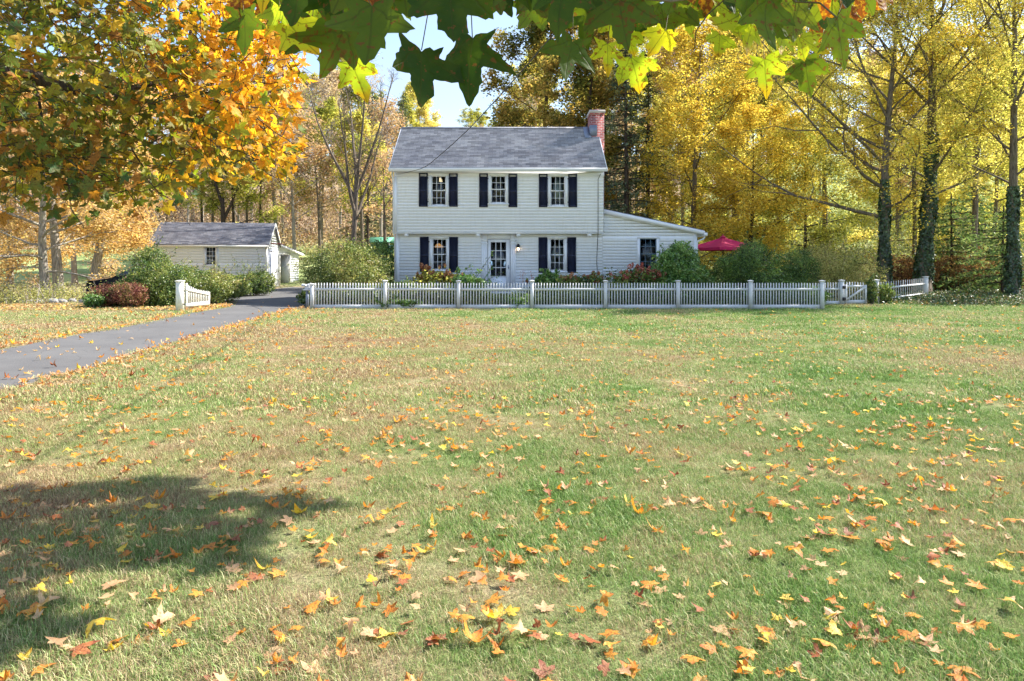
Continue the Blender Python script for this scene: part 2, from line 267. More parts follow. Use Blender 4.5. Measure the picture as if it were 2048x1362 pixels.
ML = dict(
 green=maple_mat('green_maple_leaf', [(.025, .06, .004), (.045, .09, .006), (.065, .115, .008), (.12, .16, .012)], .08),
 mid=maple_mat('sunlit_green_maple_leaf', [(.075, .13, .008), (.12, .18, .012), (.20, .25, .02)], .2),  # brighter copy of the green leaf, sunlight put into its colour
 spot=maple_mat('spotted_maple_leaf', [(.08, .12, .008), (.14, .16, .01), (.07, .11, .01)], .35, (.14, .055, .01)),
 yellow=maple_mat('yellow_green_maple_leaf', [(.50, .58, .03), (.72, .66, .03), (.44, .55, .04)], .2, (.30, .12, .02), .6, (.70, .40, .02)),  # yellow partly stands for sun glowing through the leaf
 orange=maple_mat('orange_spotted_maple_leaf', [(.55, .24, .015), (.60, .32, .02)], .8, (.22, .035, .01)),
 cgold=maple_mat('golden_maple_leaf', [(.80, .36, .03), (.84, .55, .05), (.74, .52, .05), (.80, .42, .05), (.78, .34, .04)], .1, (.4, .12, .02), .55),
 cmix=maple_mat('half_turned_maple_leaf', [(.36, .30, .03), (.13, .18, .02), (.50, .27, .03), (.22, .28, .03)], .2, (.2, .07, .02), .5),
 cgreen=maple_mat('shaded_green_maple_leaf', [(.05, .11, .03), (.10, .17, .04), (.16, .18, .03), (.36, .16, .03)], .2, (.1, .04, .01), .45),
 f_orange=maple_mat('fallen_orange_leaf', [(.68, .30, .05), (.75, .38, .07), (.60, .22, .04)], .2, (.30, .09, .03), .35, (.48, .13, .03), (.35, .12, .03)),
 f_yellow=maple_mat('fallen_yellow_leaf', [(.80, .56, .06), (.74, .58, .08), (.84, .60, .14)], .2, (.45, .2, .03), .35, (.72, .36, .04), (.6, .35, .05)),
 f_tan=maple_mat('fallen_tan_leaf', [(.60, .36, .19), (.52, .29, .15), (.68, .46, .26)], .1, (.4, .2, .1), .3, (.60, .36, .20), (.55, .34, .2)),
 f_red=maple_mat('fallen_red_brown_leaf', [(.36, .11, .04), (.48, .17, .06), (.32, .14, .08)], .3, (.12, .03, .02), .3, (.22, .05, .03), (.2, .06, .03)))
# ------------------------------------------------------------------ geometry collector
class Geo:
    def __init__(s): s.v = []; s.f = []; s.uv = []; s.mi = []; s.n = 0; s.hasuv = False
    def add(s, V, Fc, mi=0, uv=None):
        V = np.asarray(V, float).reshape(-1, 3); Fc = np.asarray(Fc, int)
        s.v.append(V); s.f.append(Fc+s.n); s.mi.append(np.full(len(Fc), mi, int) if np.isscalar(mi) else np.asarray(mi, int)); s.n += len(V)
        if uv is not None: s.hasuv = True; s.uv.append(np.asarray(uv, float))
        else: s.uv.append(np.zeros((len(V), 2)))
        return s
    def merge(s, g):
        for V, Fc, mi, uv in zip(g.v, g.f, g.mi, g.uv): pass
        off = s.n
        for V, Fc, mi, uv in zip(g.v, g.f, g.mi, g.uv):
            s.v.append(V); s.f.append(Fc+off); s.mi.append(mi); s.uv.append(uv)
        s.n += g.n; s.hasuv = s.hasuv or g.hasuv
    def box(s, a, b, mi=0):
        x0, y0, z0 = np.minimum(a, b); x1, y1, z1 = np.maximum(a, b)
        V = [(x0,y0,z0),(x1,y0,z0),(x1,y1,z0),(x0,y1,z0),(x0,y0,z1),(x1,y0,z1),(x1,y1,z1),(x0,y1,z1)]
        return s.add(V, [(0,3,2,1),(4,5,6,7),(0,1,5,4),(1,2,6,5),(2,3,7,6),(3,0,4,7)], mi)
    def obox(s, o, u, v, w, mi=0):
        o, u, v, w = map(lambda t: np.asarray(t, float), (o, u, v, w))
        V = [o, o+u, o+u+v, o+v, o+w, o+u+w, o+u+v+w, o+v+w]
        return s.add(V, [(0,3,2,1),(4,5,6,7),(0,1,5,4),(1,2,6,5),(2,3,7,6),(3,0,4,7)], mi)
    def prism(s, poly, d, mi=0):
        """poly: list of 3d points, extruded along d"""
        P = np.asarray(poly, float); n = len(P); V = np.vstack([P, P+np.asarray(d, float)])
        o = s.n; s.v.append(V); s.uv.append(np.zeros((2*n, 2))); s.n += 2*n
        c = []
        for i in range(n): c.append((i, (i+1) % n, n+(i+1) % n, n+i))
        s.f.append(np.array(c)+o); s.mi.append(np.full(n, mi))
        for base, rev in ((0, True), (n, False)):                      # fan caps
            t = [(base, base+i, base+i+1) for i in range(1, n-1)]
            if rev: t = [q[::-1] for q in t]
            s.f.append(np.array(t)+o); s.mi.append(np.full(len(t), mi))
        return s
    def tube(s, pts, rad, k=6, cap=True, mi=0):
        P = np.asarray(pts, float); n = len(P); r = np.broadcast_to(np.asarray(rad, float), (n,))
        T = np.gradient(P, axis=0); T /= np.linalg.norm(T, axis=1)[:, None]+1e-9
        ref = np.where(np.abs(T[:, 2:3]) > .9, np.array([[1., 0, 0]]), np.array([[0, 0, 1.]]))
        if (np.abs(T[:, 2]) > .9).any() and not (np.abs(T[:, 2]) > .9).all(): ref = np.tile(np.array([[.7, .7, .1]]), (n, 1))
        A = np.cross(T, ref); A /= np.linalg.norm(A, axis=1)[:, None]+1e-9; B = np.cross(T, A)
        a = np.arange(k)*2*np.pi/k
        V = P[:, None]+r[:, None, None]*(A[:, None]*np.cos(a)[None, :, None]+B[:, None]*np.sin(a)[None, :, None])
        i = np.arange(n-1)[:, None]*k; j = np.arange(k)[None]; j2 = (j+1) % k
        Q = np.stack([i+j, i+j2, i+k+j2, i+k+j], -1).reshape(-1, 4)
        s.add(V.reshape(-1, 3), Q, mi)
        if cap and k > 3:
            o = s.n-n*k
            for b in (0, (n-1)*k): s.f.append(np.array([[b+q for q in (0, t, t+1)] for t in range(1, k-1)])+o); s.mi.append(np.full(k-2, mi))
        return s
    def lathe(s, c, prof, k=12, mi=0):
        c = np.asarray(c, float); a = np.arange(k)*2*np.pi/k; n = len(prof); pr = np.asarray(prof, float)
        V = np.stack([pr[:, 0:1]*np.cos(a), pr[:, 0:1]*np.sin(a), np.repeat(pr[:, 1:2], k, 1)], -1)+c
        i = np.arange(n-1)[:, None]*k; j = np.arange(k)[None]; j2 = (j+1) % k
        return s.add(V.reshape(-1, 3), np.stack([i+j, i+j2, i+k+j2, i+k+j], -1).reshape(-1, 4), mi)
def mesh_from(g, name, mats, off=(0, 0, 0), smooth=False):
    me = bpy.data.meshes.new(name)
    if g.n == 0: return me
    V = np.vstack(g.v)-np.asarray(off, float)
    me.vertices.add(len(V)); me.vertices.foreach_set('co', V.astype(np.float32).ravel())
    loops = np.concatenate([f.ravel() for f in g.f]); tot = np.concatenate([np.full(len(f), f.shape[1]) for f in g.f])
    start = np.concatenate([[0], np.cumsum(tot)[:-1]])
    me.loops.add(len(loops)); me.loops.foreach_set('vertex_index', loops.astype(np.int32))
    me.polygons.add(len(tot)); me.polygons.foreach_set('loop_start', start.astype(np.int32))
    me.polygons.foreach_set('material_index', np.concatenate(g.mi).astype(np.int32))
    if smooth: me.polygons.foreach_set('use_smooth', np.ones(len(tot), bool))
    for m in mats: me.materials.append(m)
    me.update(calc_edges=True)
    uvl = me.uv_layers.new(name='UVMap')
    if g.hasuv: uv = np.vstack(g.uv)[loops]
    else:
        nrm = np.empty(len(tot)*3, np.float32); me.polygons.foreach_get('normal', nrm); nrm = np.abs(nrm.reshape(-1, 3))
        ax = np.repeat(np.argmax(nrm, 1), tot); P = V[loops]
        uv = np.where((ax == 0)[:, None], P[:, [1, 2]], np.where((ax == 1)[:, None], P[:, [0, 2]], P[:, [0, 1]]))
    uvl.data.foreach_set('uv', uv.astype(np.float32).ravel())
    return me
COL = S.collection
def link(name, me, parent=None):
    o = bpy.data.objects.new(name, me); COL.objects.link(o)
    if parent is not None: o.parent = parent
    return o
def tag(o, label=None, cat=None, group=None, kind=None):
    if label: o['label'] = label
    if cat: o['category'] = cat
    if group: o['group'] = group
    if kind: o['kind'] = kind
    return o
ORG = {}
def thing(name, label, cat, loc=(0, 0, 0), rotz=0, group=None):
    o = bpy.data.objects.new(name, None); COL.objects.link(o); o.empty_display_size = .2
    o.location = [float(v) for v in loc]; o.rotation_euler = (0, 0, rotz); ORG[o.name] = np.zeros(3)
    return tag(o, label, cat, group)
def world_root(o): ORG[o.name] = np.array(o.location); return o      # its parts are written in world coordinates
def part(name, g, m, parent, smooth=False, label=None):
    off = ORG[parent.name]; o = link(name, mesh_from(g, name, m if isinstance(m, (list, tuple)) else [m], off, smooth), parent)
    ORG[o.name] = off
    if label: o['label'] = label
    return o
def single(name, g, m, label, cat, loc=(0, 0, 0), group=None, smooth=False, kind=None):
    o = link(name, mesh_from(g, name, m if isinstance(m, (list, tuple)) else [m], loc, smooth)); o.location = [float(v) for v in loc]
    return tag(o, label, cat, group, kind)
def boards(g, O, u, v, n, v0, v1, lim, holes=(), step=.12, lip=.027, mi=0, start=None):
    """lapped rows (clapboards, shingles): lim(v) -> (u0, u1); holes = (ua, ub, va, vb)"""
    O, u, v, n = [np.asarray(t, float) for t in (O, u, v, n)]
    k0 = v0 if start is None else start; k = int(math.floor((v0-k0)/step)); V = []; Q = []
    while k0+k*step < v1-1e-6:
        r0 = k0+k*step; r1 = r0+step; k += 1
        cuts = sorted({max(r0, v0), min(r1, v1)} | {h for H in holes for h in H[2:4] if max(r0, v0) < h < min(r1, v1)})
        for a, b in zip(cuts[:-1], cuts[1:]):
            if b-a < 1e-5: continue
            oa = lip*(1-(a-r0)/step)+.002; ob = lip*(1-(b-r0)/step)+.002
            la, lb = lim(a), lim(b); iv = [((la[0], lb[0]), (la[1], lb[1]))]
            for H in holes:
                if H[2] < b-1e-6 and H[3] > a+1e-6:
                    nv = []
                    for s0, s1 in iv:
                        if H[0] >= s1[0] or H[1] <= s0[0]: nv.append((s0, s1)); continue
                        if H[0] > s0[0]: nv.append((s0, (H[0], H[0])))
                        if H[1] < s1[0]: nv.append(((H[1], H[1]), s1))
                    iv = nv
            for s0, s1 in iv:
                if s1[0]-s0[0] < .002 and s1[1]-s0[1] < .002: continue
                i = len(V)
                V += [O+u*s0[0]+v*a+n*oa, O+u*s1[0]+v*a+n*oa, O+u*s1[1]+v*b+n*ob, O+u*s0[1]+v*b+n*ob]
                Q.append((i, i+1, i+2, i+3))
                if abs(a-r0) < 1e-6:
                    V += [O+u*s0[0]+v*a-n*.002, O+u*s1[0]+v*a-n*.002]; Q.append((i+4, i+5, i+1, i))
    if V: g.add(V, Q, mi)
    return g
# ================================================================== SETTING
rg = np.random.default_rng(7)
g = Geo(); xs = np.linspace(-70, 70, 41); ys = np.concatenate([np.linspace(-40, 0, 9), np.linspace(3, 48, 31)])
gx, gy = np.meshgrid(xs, ys); nx, ny = len(xs), len(ys)
i = np.arange(ny-1)[:, None]*nx+np.arange(nx-1)[None]
g.add(np.stack([gx, gy, terr(gx, gy)], -1).reshape(-1, 3), np.stack([i, i+1, i+nx+1, i+nx], -1).reshape(-1, 4))
tag(single('lawn', g, M['lawn'], None, None, smooth=True), kind='structure')
g = Geo(); xs = np.linspace(-320, 320, 121); ys = np.linspace(47, 400, 90); gx, gy = np.meshgrid(xs, ys); nx, ny = len(xs), len(ys)
i = np.arange(ny-1)[:, None]*nx+np.arange(nx-1)[None]
zz = terr(gx, gy)-.06; zz += np.where(gy > 60, np.random.default_rng(3).normal(0, .12, gx.shape), 0)
g.add(np.stack([gx, gy, zz], -1).reshape(-1, 3), np.stack([i, i+1, i+nx+1, i+nx], -1).reshape(-1, 4))
tag(single('hillside', g, M['hill'], None, None, smooth=True), kind='structure')
# driveway
UP = [(-26, 15.2), (-14, 13.6)]+[tuple(gp(*q)[:2]) for q in ((0, 700.8), (60, 690), (151, 672), (242, 657), (303, 645), (363, 631), (424, 621), (462, 614.5))]
UP += [tuple(gp(440, 604)[:2]), tuple(gp(424, 592)[:2]), (-14.2, 41.9), (-14.2, 46.5)]
LO = [(-26, 10.2), (-12, 8.9)]+[tuple(gp(*q)[:2]) for q in ((15, 782), (91, 757), (182, 735.6), (242, 717), (303, 699), (363, 681), (454, 654), (515, 636), (575, 620.5), (612, 615))]
LO += [(-5.3, 25.5), (-5.0, 27), (-5.0, 46.5)]
def smooth_edge(P, rng, amp=.035, st=.25):
    out = []
    for a, b in zip(P[:-1], P[1:]):
        a, b = np.array(a), np.array(b); n = max(2, int(np.linalg.norm(b-a)/st)); t = b-a; nn = np.array([-t[1], t[0]])/(np.linalg.norm(t)+1e-9)
        for k in range(n): out.append(a+t*k/n+nn*rng.normal(0, amp))
    out.append(np.array(P[-1])); return np.array(out)
up_e = smooth_edge(UP, rg); lo_e = smooth_edge(LO, rg)
poly2d = np.vstack([lo_e, up_e[::-1]])
import bmesh
bm = bmesh.new(); f = bm.faces.new([bm.verts.new((p[0], p[1], .022)) for p in poly2d]); bm.normal_update()
if f.normal.z < 0: f.normal_flip()
ext = bmesh.ops.extrude_face_region(bm, geom=[f]); 
for v in [e for e in ext['geom'] if isinstance(e, bmesh.types.BMVert)]: v.co.z = .022
for v in list(f.verts) if f.is_valid else []: v.co.z = -.05
bmesh.ops.recalc_face_normals(bm, faces=bm.faces); me = bpy.data.meshes.new('driveway'); bm.to_mesh(me); bm.free(); me.materials.append(M['asphalt'])
o = link('driveway', me); tag(o, kind='structure')
def in_poly(p, poly):
    x, y = p[:, 0], p[:, 1]; ins = np.zeros(len(p), bool); n = len(poly); j = n-1
    for k in range(n):
        xi, yi = poly[k]; xj, yj = poly[j]
        c = ((yi > y) != (yj > y)) & (x < (xj-xi)*(y-yi)/(yj-yi+1e-12)+xi); ins ^= c; j = k
    return ins
# ================================================================== HOUSE
WD, LD = 28.3, 28.62                       # upper / lower front planes
HL, HR = X(790, WD), X(1207, WD); HB = 33.7
ZS = Z(465, WD); ZE = 5.18; ZR = Z(255, 31.0); RY = 31.0
house = world_root(thing('house', 'white clapboard two storey house with navy shutters and an overhanging upper floor', 'house', (-.5, 30.9, 0)))
XA = np.array((1., 0, 0)); ZA = np.array((0, 0, 1.)); YN = np.array((0, -1., 0))
def rect(x0, x1, y0, y1, D): return (X(x0, D), X(x1, D), Z(y1, D), Z(y0, D))   # photo box -> (xa, xb, za, zb)
UW = [rect(863, 892.3, 351, 411, WD), rect(982, 1011.5, 351, 406.5, WD), rect(1101, 1130, 352, 411.5, WD)]
LW = [rect(865, 893.6, 477.5, 540, LD), rect(1100, 1128.6, 477.5, 542, LD)]
DR = rect(975, 1020.8, 478.5, 585, LD)
WW = rect(1279.6, 1313, 477, 539, LD)
WR = X(1393, LD)
def grow_h(h, m=.0): return (h[0]-m, h[1]+m, h[2]-m, h[3]+m)
g = Geo(); boards(g, (0, WD, 0), XA, ZA, YN, ZS, ZE, lambda v: (HL, HR), [grow_h(h) for h in UW])
part('upper_wall', g, M['siding'], house)
g = Geo(); z0 = .42
boards(g, (0, LD, 0), XA, ZA, YN, z0, ZS+.02, lambda v: (HL+.02, HR), [grow_h(h) for h in LW]+[DR])
part('lower_wall', g, M['siding'], house)
g = Geo(); g.box((HL+.05, LD+.03, -.05), (HR-.01, LD+.2, z0-.004)); part('foundation', g, M['stone'], house)
# left, right and back walls with gables
def gab(v):
    return (WD, HB) if v < ZE else (WD+(RY-WD)*(v-ZE)/(ZR-.12-ZE), HB-(HB-RY)*(v-ZE)/(ZR-.12-ZE))
g = Geo(); boards(g, (HL, 0, 0), np.array((0, 1., 0)), ZA, (-1, 0, 0), ZS, ZR-.13, gab, step=.115)
boards(g, (HL+.02, 0, 0), np.array((0, 1., 0)), ZA, (-1, 0, 0), 0, ZS, lambda v: (LD, HB))
boards(g, (HR, 0, 0), np.array((0, 1., 0)), ZA, (1, 0, 0), ZS, ZR-.13, gab)
boards(g, (HR, 0, 0), np.array((0, 1., 0)), ZA, (1, 0, 0), 0, ZS, lambda v: (LD, HB))
boards(g, (0, HB, 0), XA, ZA, (0, 1, 0), 0, ZE, lambda v: (HL, HR))
part('side_wall', g, M['siding'], house)
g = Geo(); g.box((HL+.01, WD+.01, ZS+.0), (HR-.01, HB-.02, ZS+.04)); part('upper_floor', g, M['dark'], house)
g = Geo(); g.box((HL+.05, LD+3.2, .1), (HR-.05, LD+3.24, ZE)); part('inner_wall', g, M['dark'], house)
# trim: corner boards, drip board under overhang, frieze
g = Geo()
g.box((HL-.03, WD-.03, ZS+.0), (HL+.09, WD-.001, ZE)); g.box((HL-.03, WD-.001, ZS), (HL-.002, WD+.1, ZE))
g.box((HL-.005, LD-.03, .1), (HL+.12, LD-.001, ZS-.05)); g.box((HL-.008, LD-.001, .1), (HL+.015, LD+.1, ZS-.05))
part('corner_board', g, M['trim'], house)
g = Geo(); g.box((HL-.02, WD-.022, ZS-.045), (HR+.01, LD+.05, ZS-.004)); g.box((HL+.13, LD-.032, ZS-.14), (HR, LD-.002, ZS-.048))
part('overhang_trim', g, M['trim'], house)
# frieze, soffit, gutter
EX0, EX1 = X(780, 28.0), X(1212, 28.0); GZ = Z(343, 27.95); RZ = Z(335.5, 27.95)
g = Geo(); g.box((HL-.03, WD-.034, ZE-.2), (HR+.02, WD-.003, ZE-.002)); g.box((EX0+.05, 27.98, ZE-.0), (EX1-.05, WD+.05, ZE+.03)); part('soffit', g, M['trim'], house)
g = Geo(); pr = [(27.86, RZ-.01), (27.87, RZ-.06), (27.90, GZ+.02), (27.93, GZ), (27.99, GZ), (27.99, RZ-.01)]
g.prism([(EX0-.05, y, z) for y, z in pr], (EX1-EX0+.1, 0, 0)); part('gutter', g, M['trim'], house)
# roof with lapped shingle rows
g = Geo(); th = math.atan2(ZR-RZ, RY-27.9); ur = np.array((0, math.cos(th), math.sin(th))); nr = np.array((0, -math.sin(th), math.cos(th)))
L = (RY-27.9)/math.cos(th); boards(g, (0, 27.9, RZ), XA, ur, nr, 0, L, lambda v: (EX0, EX1), step=.118, lip=.012)
ur2 = np.array((0, -math.cos(th), math.sin(th))); nr2 = np.array((0, math.sin(th), math.cos(th)))
boards(g, (0, 2*RY-27.9, RZ), -XA, ur2, nr2, 0, L, lambda v: (-EX1, -EX0), step=.118, lip=.012)
g.obox((EX0, 27.92, RZ-.05), (EX1-EX0, 0, 0), ur*(L-.03), nr*.045); g.obox((EX0, 2*RY-27.92, RZ-.05), (EX1-EX0, 0, 0), ur2*(L-.03), nr2*.045)
roof = part('roof', g, M['roof'], house)
g = Geo(); g.prism([(EX0-.005, RY-.13, ZR-.075), (EX0-.005, RY, ZR+.025), (EX0-.005, RY+.13, ZR-.075)], (EX1-EX0+.01, 0, 0)); part('ridge_cap', g, M['roof2'], roof)
g = Geo()
for xx in (EX0-.03, EX1-.005):
    g = Geo(); g.obox((xx, 27.93, RZ-.16), (.035, 0, 0), ur*L, nr*.15); part('rake_board', g, M['trim'], roof)
    g = Geo(); g.obox((xx, 2*RY-27.93, RZ-.16), (.035, 0, 0), ur2*(L-.005), nr2*.15); part('rake_board', g, M['trim'], roof)
# chimney
CZ = Z(220, 30.2); C0, C1 = X(1181, 30.2), X(1208.5, 30.2)
g = Geo(); g.box((C0, 30.2, .1), (C1, 31.2, CZ-.12)); g.box((C0-.025, 30.175, CZ-.20), (C1+.025, 31.225, CZ-.12+.004))
ch = part('chimney', g, M['brick'], house)
g = Geo(); g.box((C0-.045, 30.155, CZ-.115), (C1+.045, 31.245, CZ)); part('chimney_cap', g, M['cap'], ch)
g = Geo(); g.lathe((C0+.3, 30.7, CZ-.02), [(.13, 0), (.14, .14), (.10, .15), (.09, 0)], 10); part('flue', g, M['brick'], ch)
g = Geo(); g.box((C0-.012, 30.188, 6.95), (C0+.28, 30.6, 7.42)); g.obox((C0-.25, 30.05, 6.79+.05), (.27, 0, 0), ur*1.1, nr*.012); part('flashing', g, M['lead'], ch)
# windows ---------------------------------------------------------------
def window(h, D, cols, rows, parent, split=True, curtain=None, casing=.10, mt='trim', sm='trim'):
    x0, x1, z0, z1 = h; y = D; w = None
    g = Geo(); c = casing      # casing frame proud of the boards
    g.box((x0-c, y-.045, z0-.02), (x0, y+.06, z1)); g.box((x1, y-.045, z0-.02), (x1+c, y+.06, z1))
    g.box((x0-c-.01, y-.055, z1), (x1+c+.01, y+.06, z1+c*.9)); w = part('window', g, M[mt], parent)
    g = Geo(); g.box((x0-c-.03, y-.085, z0-.065), (x1+c+.03, y+.06, z0-.018)); part('sill', g, M[mt], w)
    g = Geo(); s = .035; ys = y+.0
    zm = (z0+z1)/2
    for (a, b, yy) in ((zm-.018, z1, ys), (z0, zm+.018, ys+.028)) if split else ((z0, z1, ys),):
        g.box((x0, yy, a), (x0+s, yy+.026, b)); g.box((x1-s, yy, a), (x1, yy+.026, b))
        g.box((x0+s, yy, b-s), (x1-s, yy+.026, b)); g.box((x0+s, yy, a), (x1-s, yy+.026, a+s*(1.4 if a == z0 else 1)))
        xi, xj, za, zb = x0+s, x1-s, a+s, b-s; t = .009
        for k in range(1, cols): xx = xi+(xj-xi)*k/cols; g.box((xx-t, yy+.002, za+.014), (xx+t, yy+.02, zb))
        rr = rows//2 if split else rows
        for k in range(1, rr): zk = za+(zb-za)*k/rr; g.box((xi, yy+.004, zk-t), (xj, yy+.018, zk+t))
    part('sash', g, M[sm], w)
    g = Geo(); g.box((x0+.01, ys+.045, z0+.01), (x1-.01, ys+.049, z1-.01)); part('pane', g, M['glass'], w)
    if curtain:
        g = Geo(); n = 22
        spans = ((x0-.05, x0+(x1-x0)*.36), (x0+(x1-x0)*.66, x1+.05)) if curtain == 'drapes' else ((x0-.05, x1+.05),)
        zlo = z0-.1 if curtain != 'half' else (z0+z1)/2
        for a, b in spans:
            xs_ = np.linspace(a, b, n); yy = ys+.22+.03*np.sin(np.arange(n)*1.7)
            if curtain == 'blind': yy = np.full(n, ys+.09); zlo = z0+(z1-z0)*.72
            V = np.concatenate([np.stack([xs_, yy, np.full(n, zlo)], -1), np.stack([xs_, yy, np.full(n, z1+.05)], -1)])
            g.add(V, [(k, k+1, n+k+1, n+k) for k in range(n-1)])
        part('blind' if curtain == 'blind' else 'curtain', g, M['blind' if curtain == 'blind' else 'curtain'], w, True)
    return w
def shutter(x0, x1, z0, z1, y, parent, lefts):
    g = Geo(); s = .045; yo = y-.055
    g.box((x0, yo, z0), (x0+s, yo+.03, z1)); g.box((x1-s, yo, z0), (x1, yo+.03, z1))
    zm = z0+(z1-z0)*.47
    for a, b in ((z0, z0+.07), (z1-.055, z1), (zm-.03, zm+.03)): g.box((x0+s, yo+.001, a), (x1-s, yo+.029, b))
    for a, b in ((z0+.07, zm-.03), (zm+.03, z1-.055)):
        n = int((b-a)/.042)
        for k in range(n):
            zk = a+(b-a)*(k+.5)/n; g.obox((x0+s, yo+.004, zk-.018), (x1-x0-2*s, 0, 0), (0, .020, .024), (0, .003, -.005))
    g.box((x0+s*.5, yo+.026, z0+.02), (x1-s*.5, yo+.029, z1-.02))
    sh = part('shutter', g, M['navy'], parent)
    for zz in (z0+.2, z1-.2):
        g = Geo()
        if lefts: g.box((x1-.01, yo+.02, zz-.02), (x1+.03, yo+.045, zz+.02))
        else: g.box((x0-.03, yo+.02, zz-.02), (x0+.01, yo+.045, zz+.02))
        part('hinge', g, M['black'], sh)
for h, cur in zip(UW, (None, None, 'full')): window(h, WD, 3, 4, house, True, cur)
for h, cur in zip(LW, (None, 'drapes')): window(h, LD, 3, 4, house, True, cur)
for a, b, c, d, D in ((838, 855.5, 346, 413.5, WD), (898, 915.5, 347, 413.5, WD), (958.5, 975.7, 347, 414.5, WD), (1017, 1034.5, 347.5, 414.5, WD), (1077.7, 1095, 347.5, 414.5, WD), (1136.5, 1154, 347.5, 414.5, WD),
                      (840, 857.7, 473.5, 544, LD), (898.7, 916, 474, 544.5, LD), (1077, 1094.7, 474.7, 545.5, LD), (1134.5, 1152, 474.7, 545.5, LD)):
    shutter(X(a, D), X(b, D), Z(d, D), Z(c, D), D, house, a in (838, 958.5, 1077.7, 840, 1077))
# lamps seen through the panes
g = Geo(); q = wp(882, 358.5, WD+1.0); g.lathe(q, [(.075, -.10), (.065, .06)], 12); lp = single('table_lamp', g, M['lit'], 'square lit lampshade seen through the upper left window', 'lamp', q)
g = Geo(); 
for pxx in (877, 891): q = wp(pxx, 493, LD+1.2); g.lathe(q, [(.02, .13), (.09, .10), (.16, 0), (.15, -.04)], 12)
q = wp(884, 485, LD+1.2); g.tube([q+(-.16, 0, .05), q+(0, 0, .22), q+(.16, 0, .05)], .012, 5); g.tube([q+(0, 0, .2), q+(0, 0, .5)], .01, 5)
single('chandelier', g, M['amber'], 'small amber glass ceiling light glowing inside the lower left window', 'ceiling light', wp(884, 493, LD+1.2))
# front door -----------------------------------------------------------
x0, x1, z0, z1 = DR; gx0, gx1, gz0, gz1 = rect(981.5, 1012, 484.5, 552, LD)
g = Geo(); y = LD-.01
g.box((x0+.01, y, z0), (gx0, y+.045, z1-.01)); g.box((gx1, y, z0), (x1-.01, y+.045, z1-.01)); g.box((gx0, y, gz1), (gx1, y+.045, z1-.01)); g.box((gx0, y, z0), (gx1, y+.045, gz0))
for k in range(1, 3): xx = gx0+(gx1-gx0)*k/3; g.box((xx-.013, y-.004, gz0), (xx+.013, y+.03, gz1))
for k in range(1, 4): zk = gz0+(gz1-gz0)*k/4; g.box((gx0, y-.002, zk-.013), (gx1, y+.028, zk+.013))
g.box((gx0+.0, y-.018, z0+.14), (gx1-.0, y-.001, gz0-.13)); g.box((gx0-.02, y-.02, gz0-.02), (gx1+.02, y-.0045, gz0+.0)); g.box((gx0-.02, y-.02, gz1), (gx1+.02, y-.0045, gz1+.02))
door = part('door', g, M['trim'], house)
g = Geo(); g.box((gx0, y+.031, gz0), (gx1, y+.035, gz1)); part('pane', g, M['glass'], door)
g = Geo(); q = wp(1017, 534, LD-.05); g.lathe(q, [(0, -.03), (.03, -.01), (.03, .01), (0, .03)], 8); g.box(q+(-.015, .0, -.08), q+(.015, .04, .08)); part('handle', g, M['lead'], door)
g = Geo()
for a, b in ((963, 974), (1021.5, 1031.5)):
    xa, xb = X(a, LD), X(b, LD); zt = Z(470, LD)
    g.box((xa, LD-.06, z0-.05), (xb, LD+.02, zt)); g.box((xa-.02, LD-.085, z0-.05), (xb+.02, LD+.02, z0+.16)); g.box((xa-.025, LD-.09, Z(482, LD)), (xb+.025, LD+.02, Z(479, LD))); g.box((xa-.03, LD-.10, Z(486.5, LD)-.02), (xb+.03, LD+.02, Z(486.5, LD)))
    for k in range(3): xx = xa+(xb-xa)*(k+.5)/3; g.box((xx-.022, LD-.07, z0+.2), (xx+.022, LD-.0605, Z(489, LD)))
g.box((X(962, LD), LD-.07, Z(470, LD)), (X(1033, LD), LD+.02, ZS-.05)); g.box((X(974, LD), LD-.05, Z(477.8, LD)), (X(1021.5, LD), LD+.02, Z(470, LD)-.002))
part('door_surround', g, M['trim'], house)
g = Geo(); g.box((X(962, 28), 27.5, .02), (X(1052, 28), LD-.1, .30)); part('doorstep', g, M['dark'], house, label='step block below the front door, coloured dark for the shade underneath')  # solid block; its dark colour stands for shade under the porch
g = Geo(); g.box((X(960, 28), 27.42, .30), (X(1054, 28), LD-.09, .40)); part('step_tread', g, M['fence'], house)
for k, pxx in enumerate((812.7, 956, 1037, 1179)):
    g = Geo(); q = wp(pxx, 469, WD+.08); g.lathe(q, [(0, -.105), (.06, -.09), (.095, -.04), (.095, .0), (.06, .045), (.085, .05), (.085, .08), (0, .08)], 14); part('pendant', g, M['trim'], house, True)
# side wing -------------------------------------------------------------
WT0, WT1 = Z(421, LD), Z(461.5, LD)
def wlim(v):
    if v <= WT1: return (HR+.005, WR)
    return (HR+.005, WR-(WR-HR)*(v-WT1)/(WT0-WT1))
g = Geo(); boards(g, (0, LD+.02, 0), XA, ZA, YN, .36, WT0-.02, wlim, [WW]); boards(g, (WR, 0, 0), np.array((0, 1., 0)), ZA, (1, 0, 0), .1, WT1-.1, lambda v: (LD+.02, LD+4.6))
boards(g, (0, LD+4.6, 0), XA, ZA, (0, 1, 0), .1, WT1-.1, lambda v: (HR, WR)); g.box((HR, LD+.06, -.05), (WR-.02, LD+4.5, .35))
part('wing_wall', g, M['siding'], house)
g = Geo(); g.box((WR-.11, LD-.012, .12), (WR+.025, LD+.018, WT1-.03)); g.box((WR+.018, LD+.018, .12), (WR+.035, LD+.12, WT1-.05)); part('corner_board', g, M['trim'], house)
window(WW, LD+.02, 3, 4, house, True, 'blind', sm='slate')
sl = np.array((WR-HR+.25, 0, (WT1-WT0)*(WR-HR+.25)/(WR-HR))); ss = sl/np.linalg.norm(sl); sn = np.array((-ss[2], 0, ss[0]))
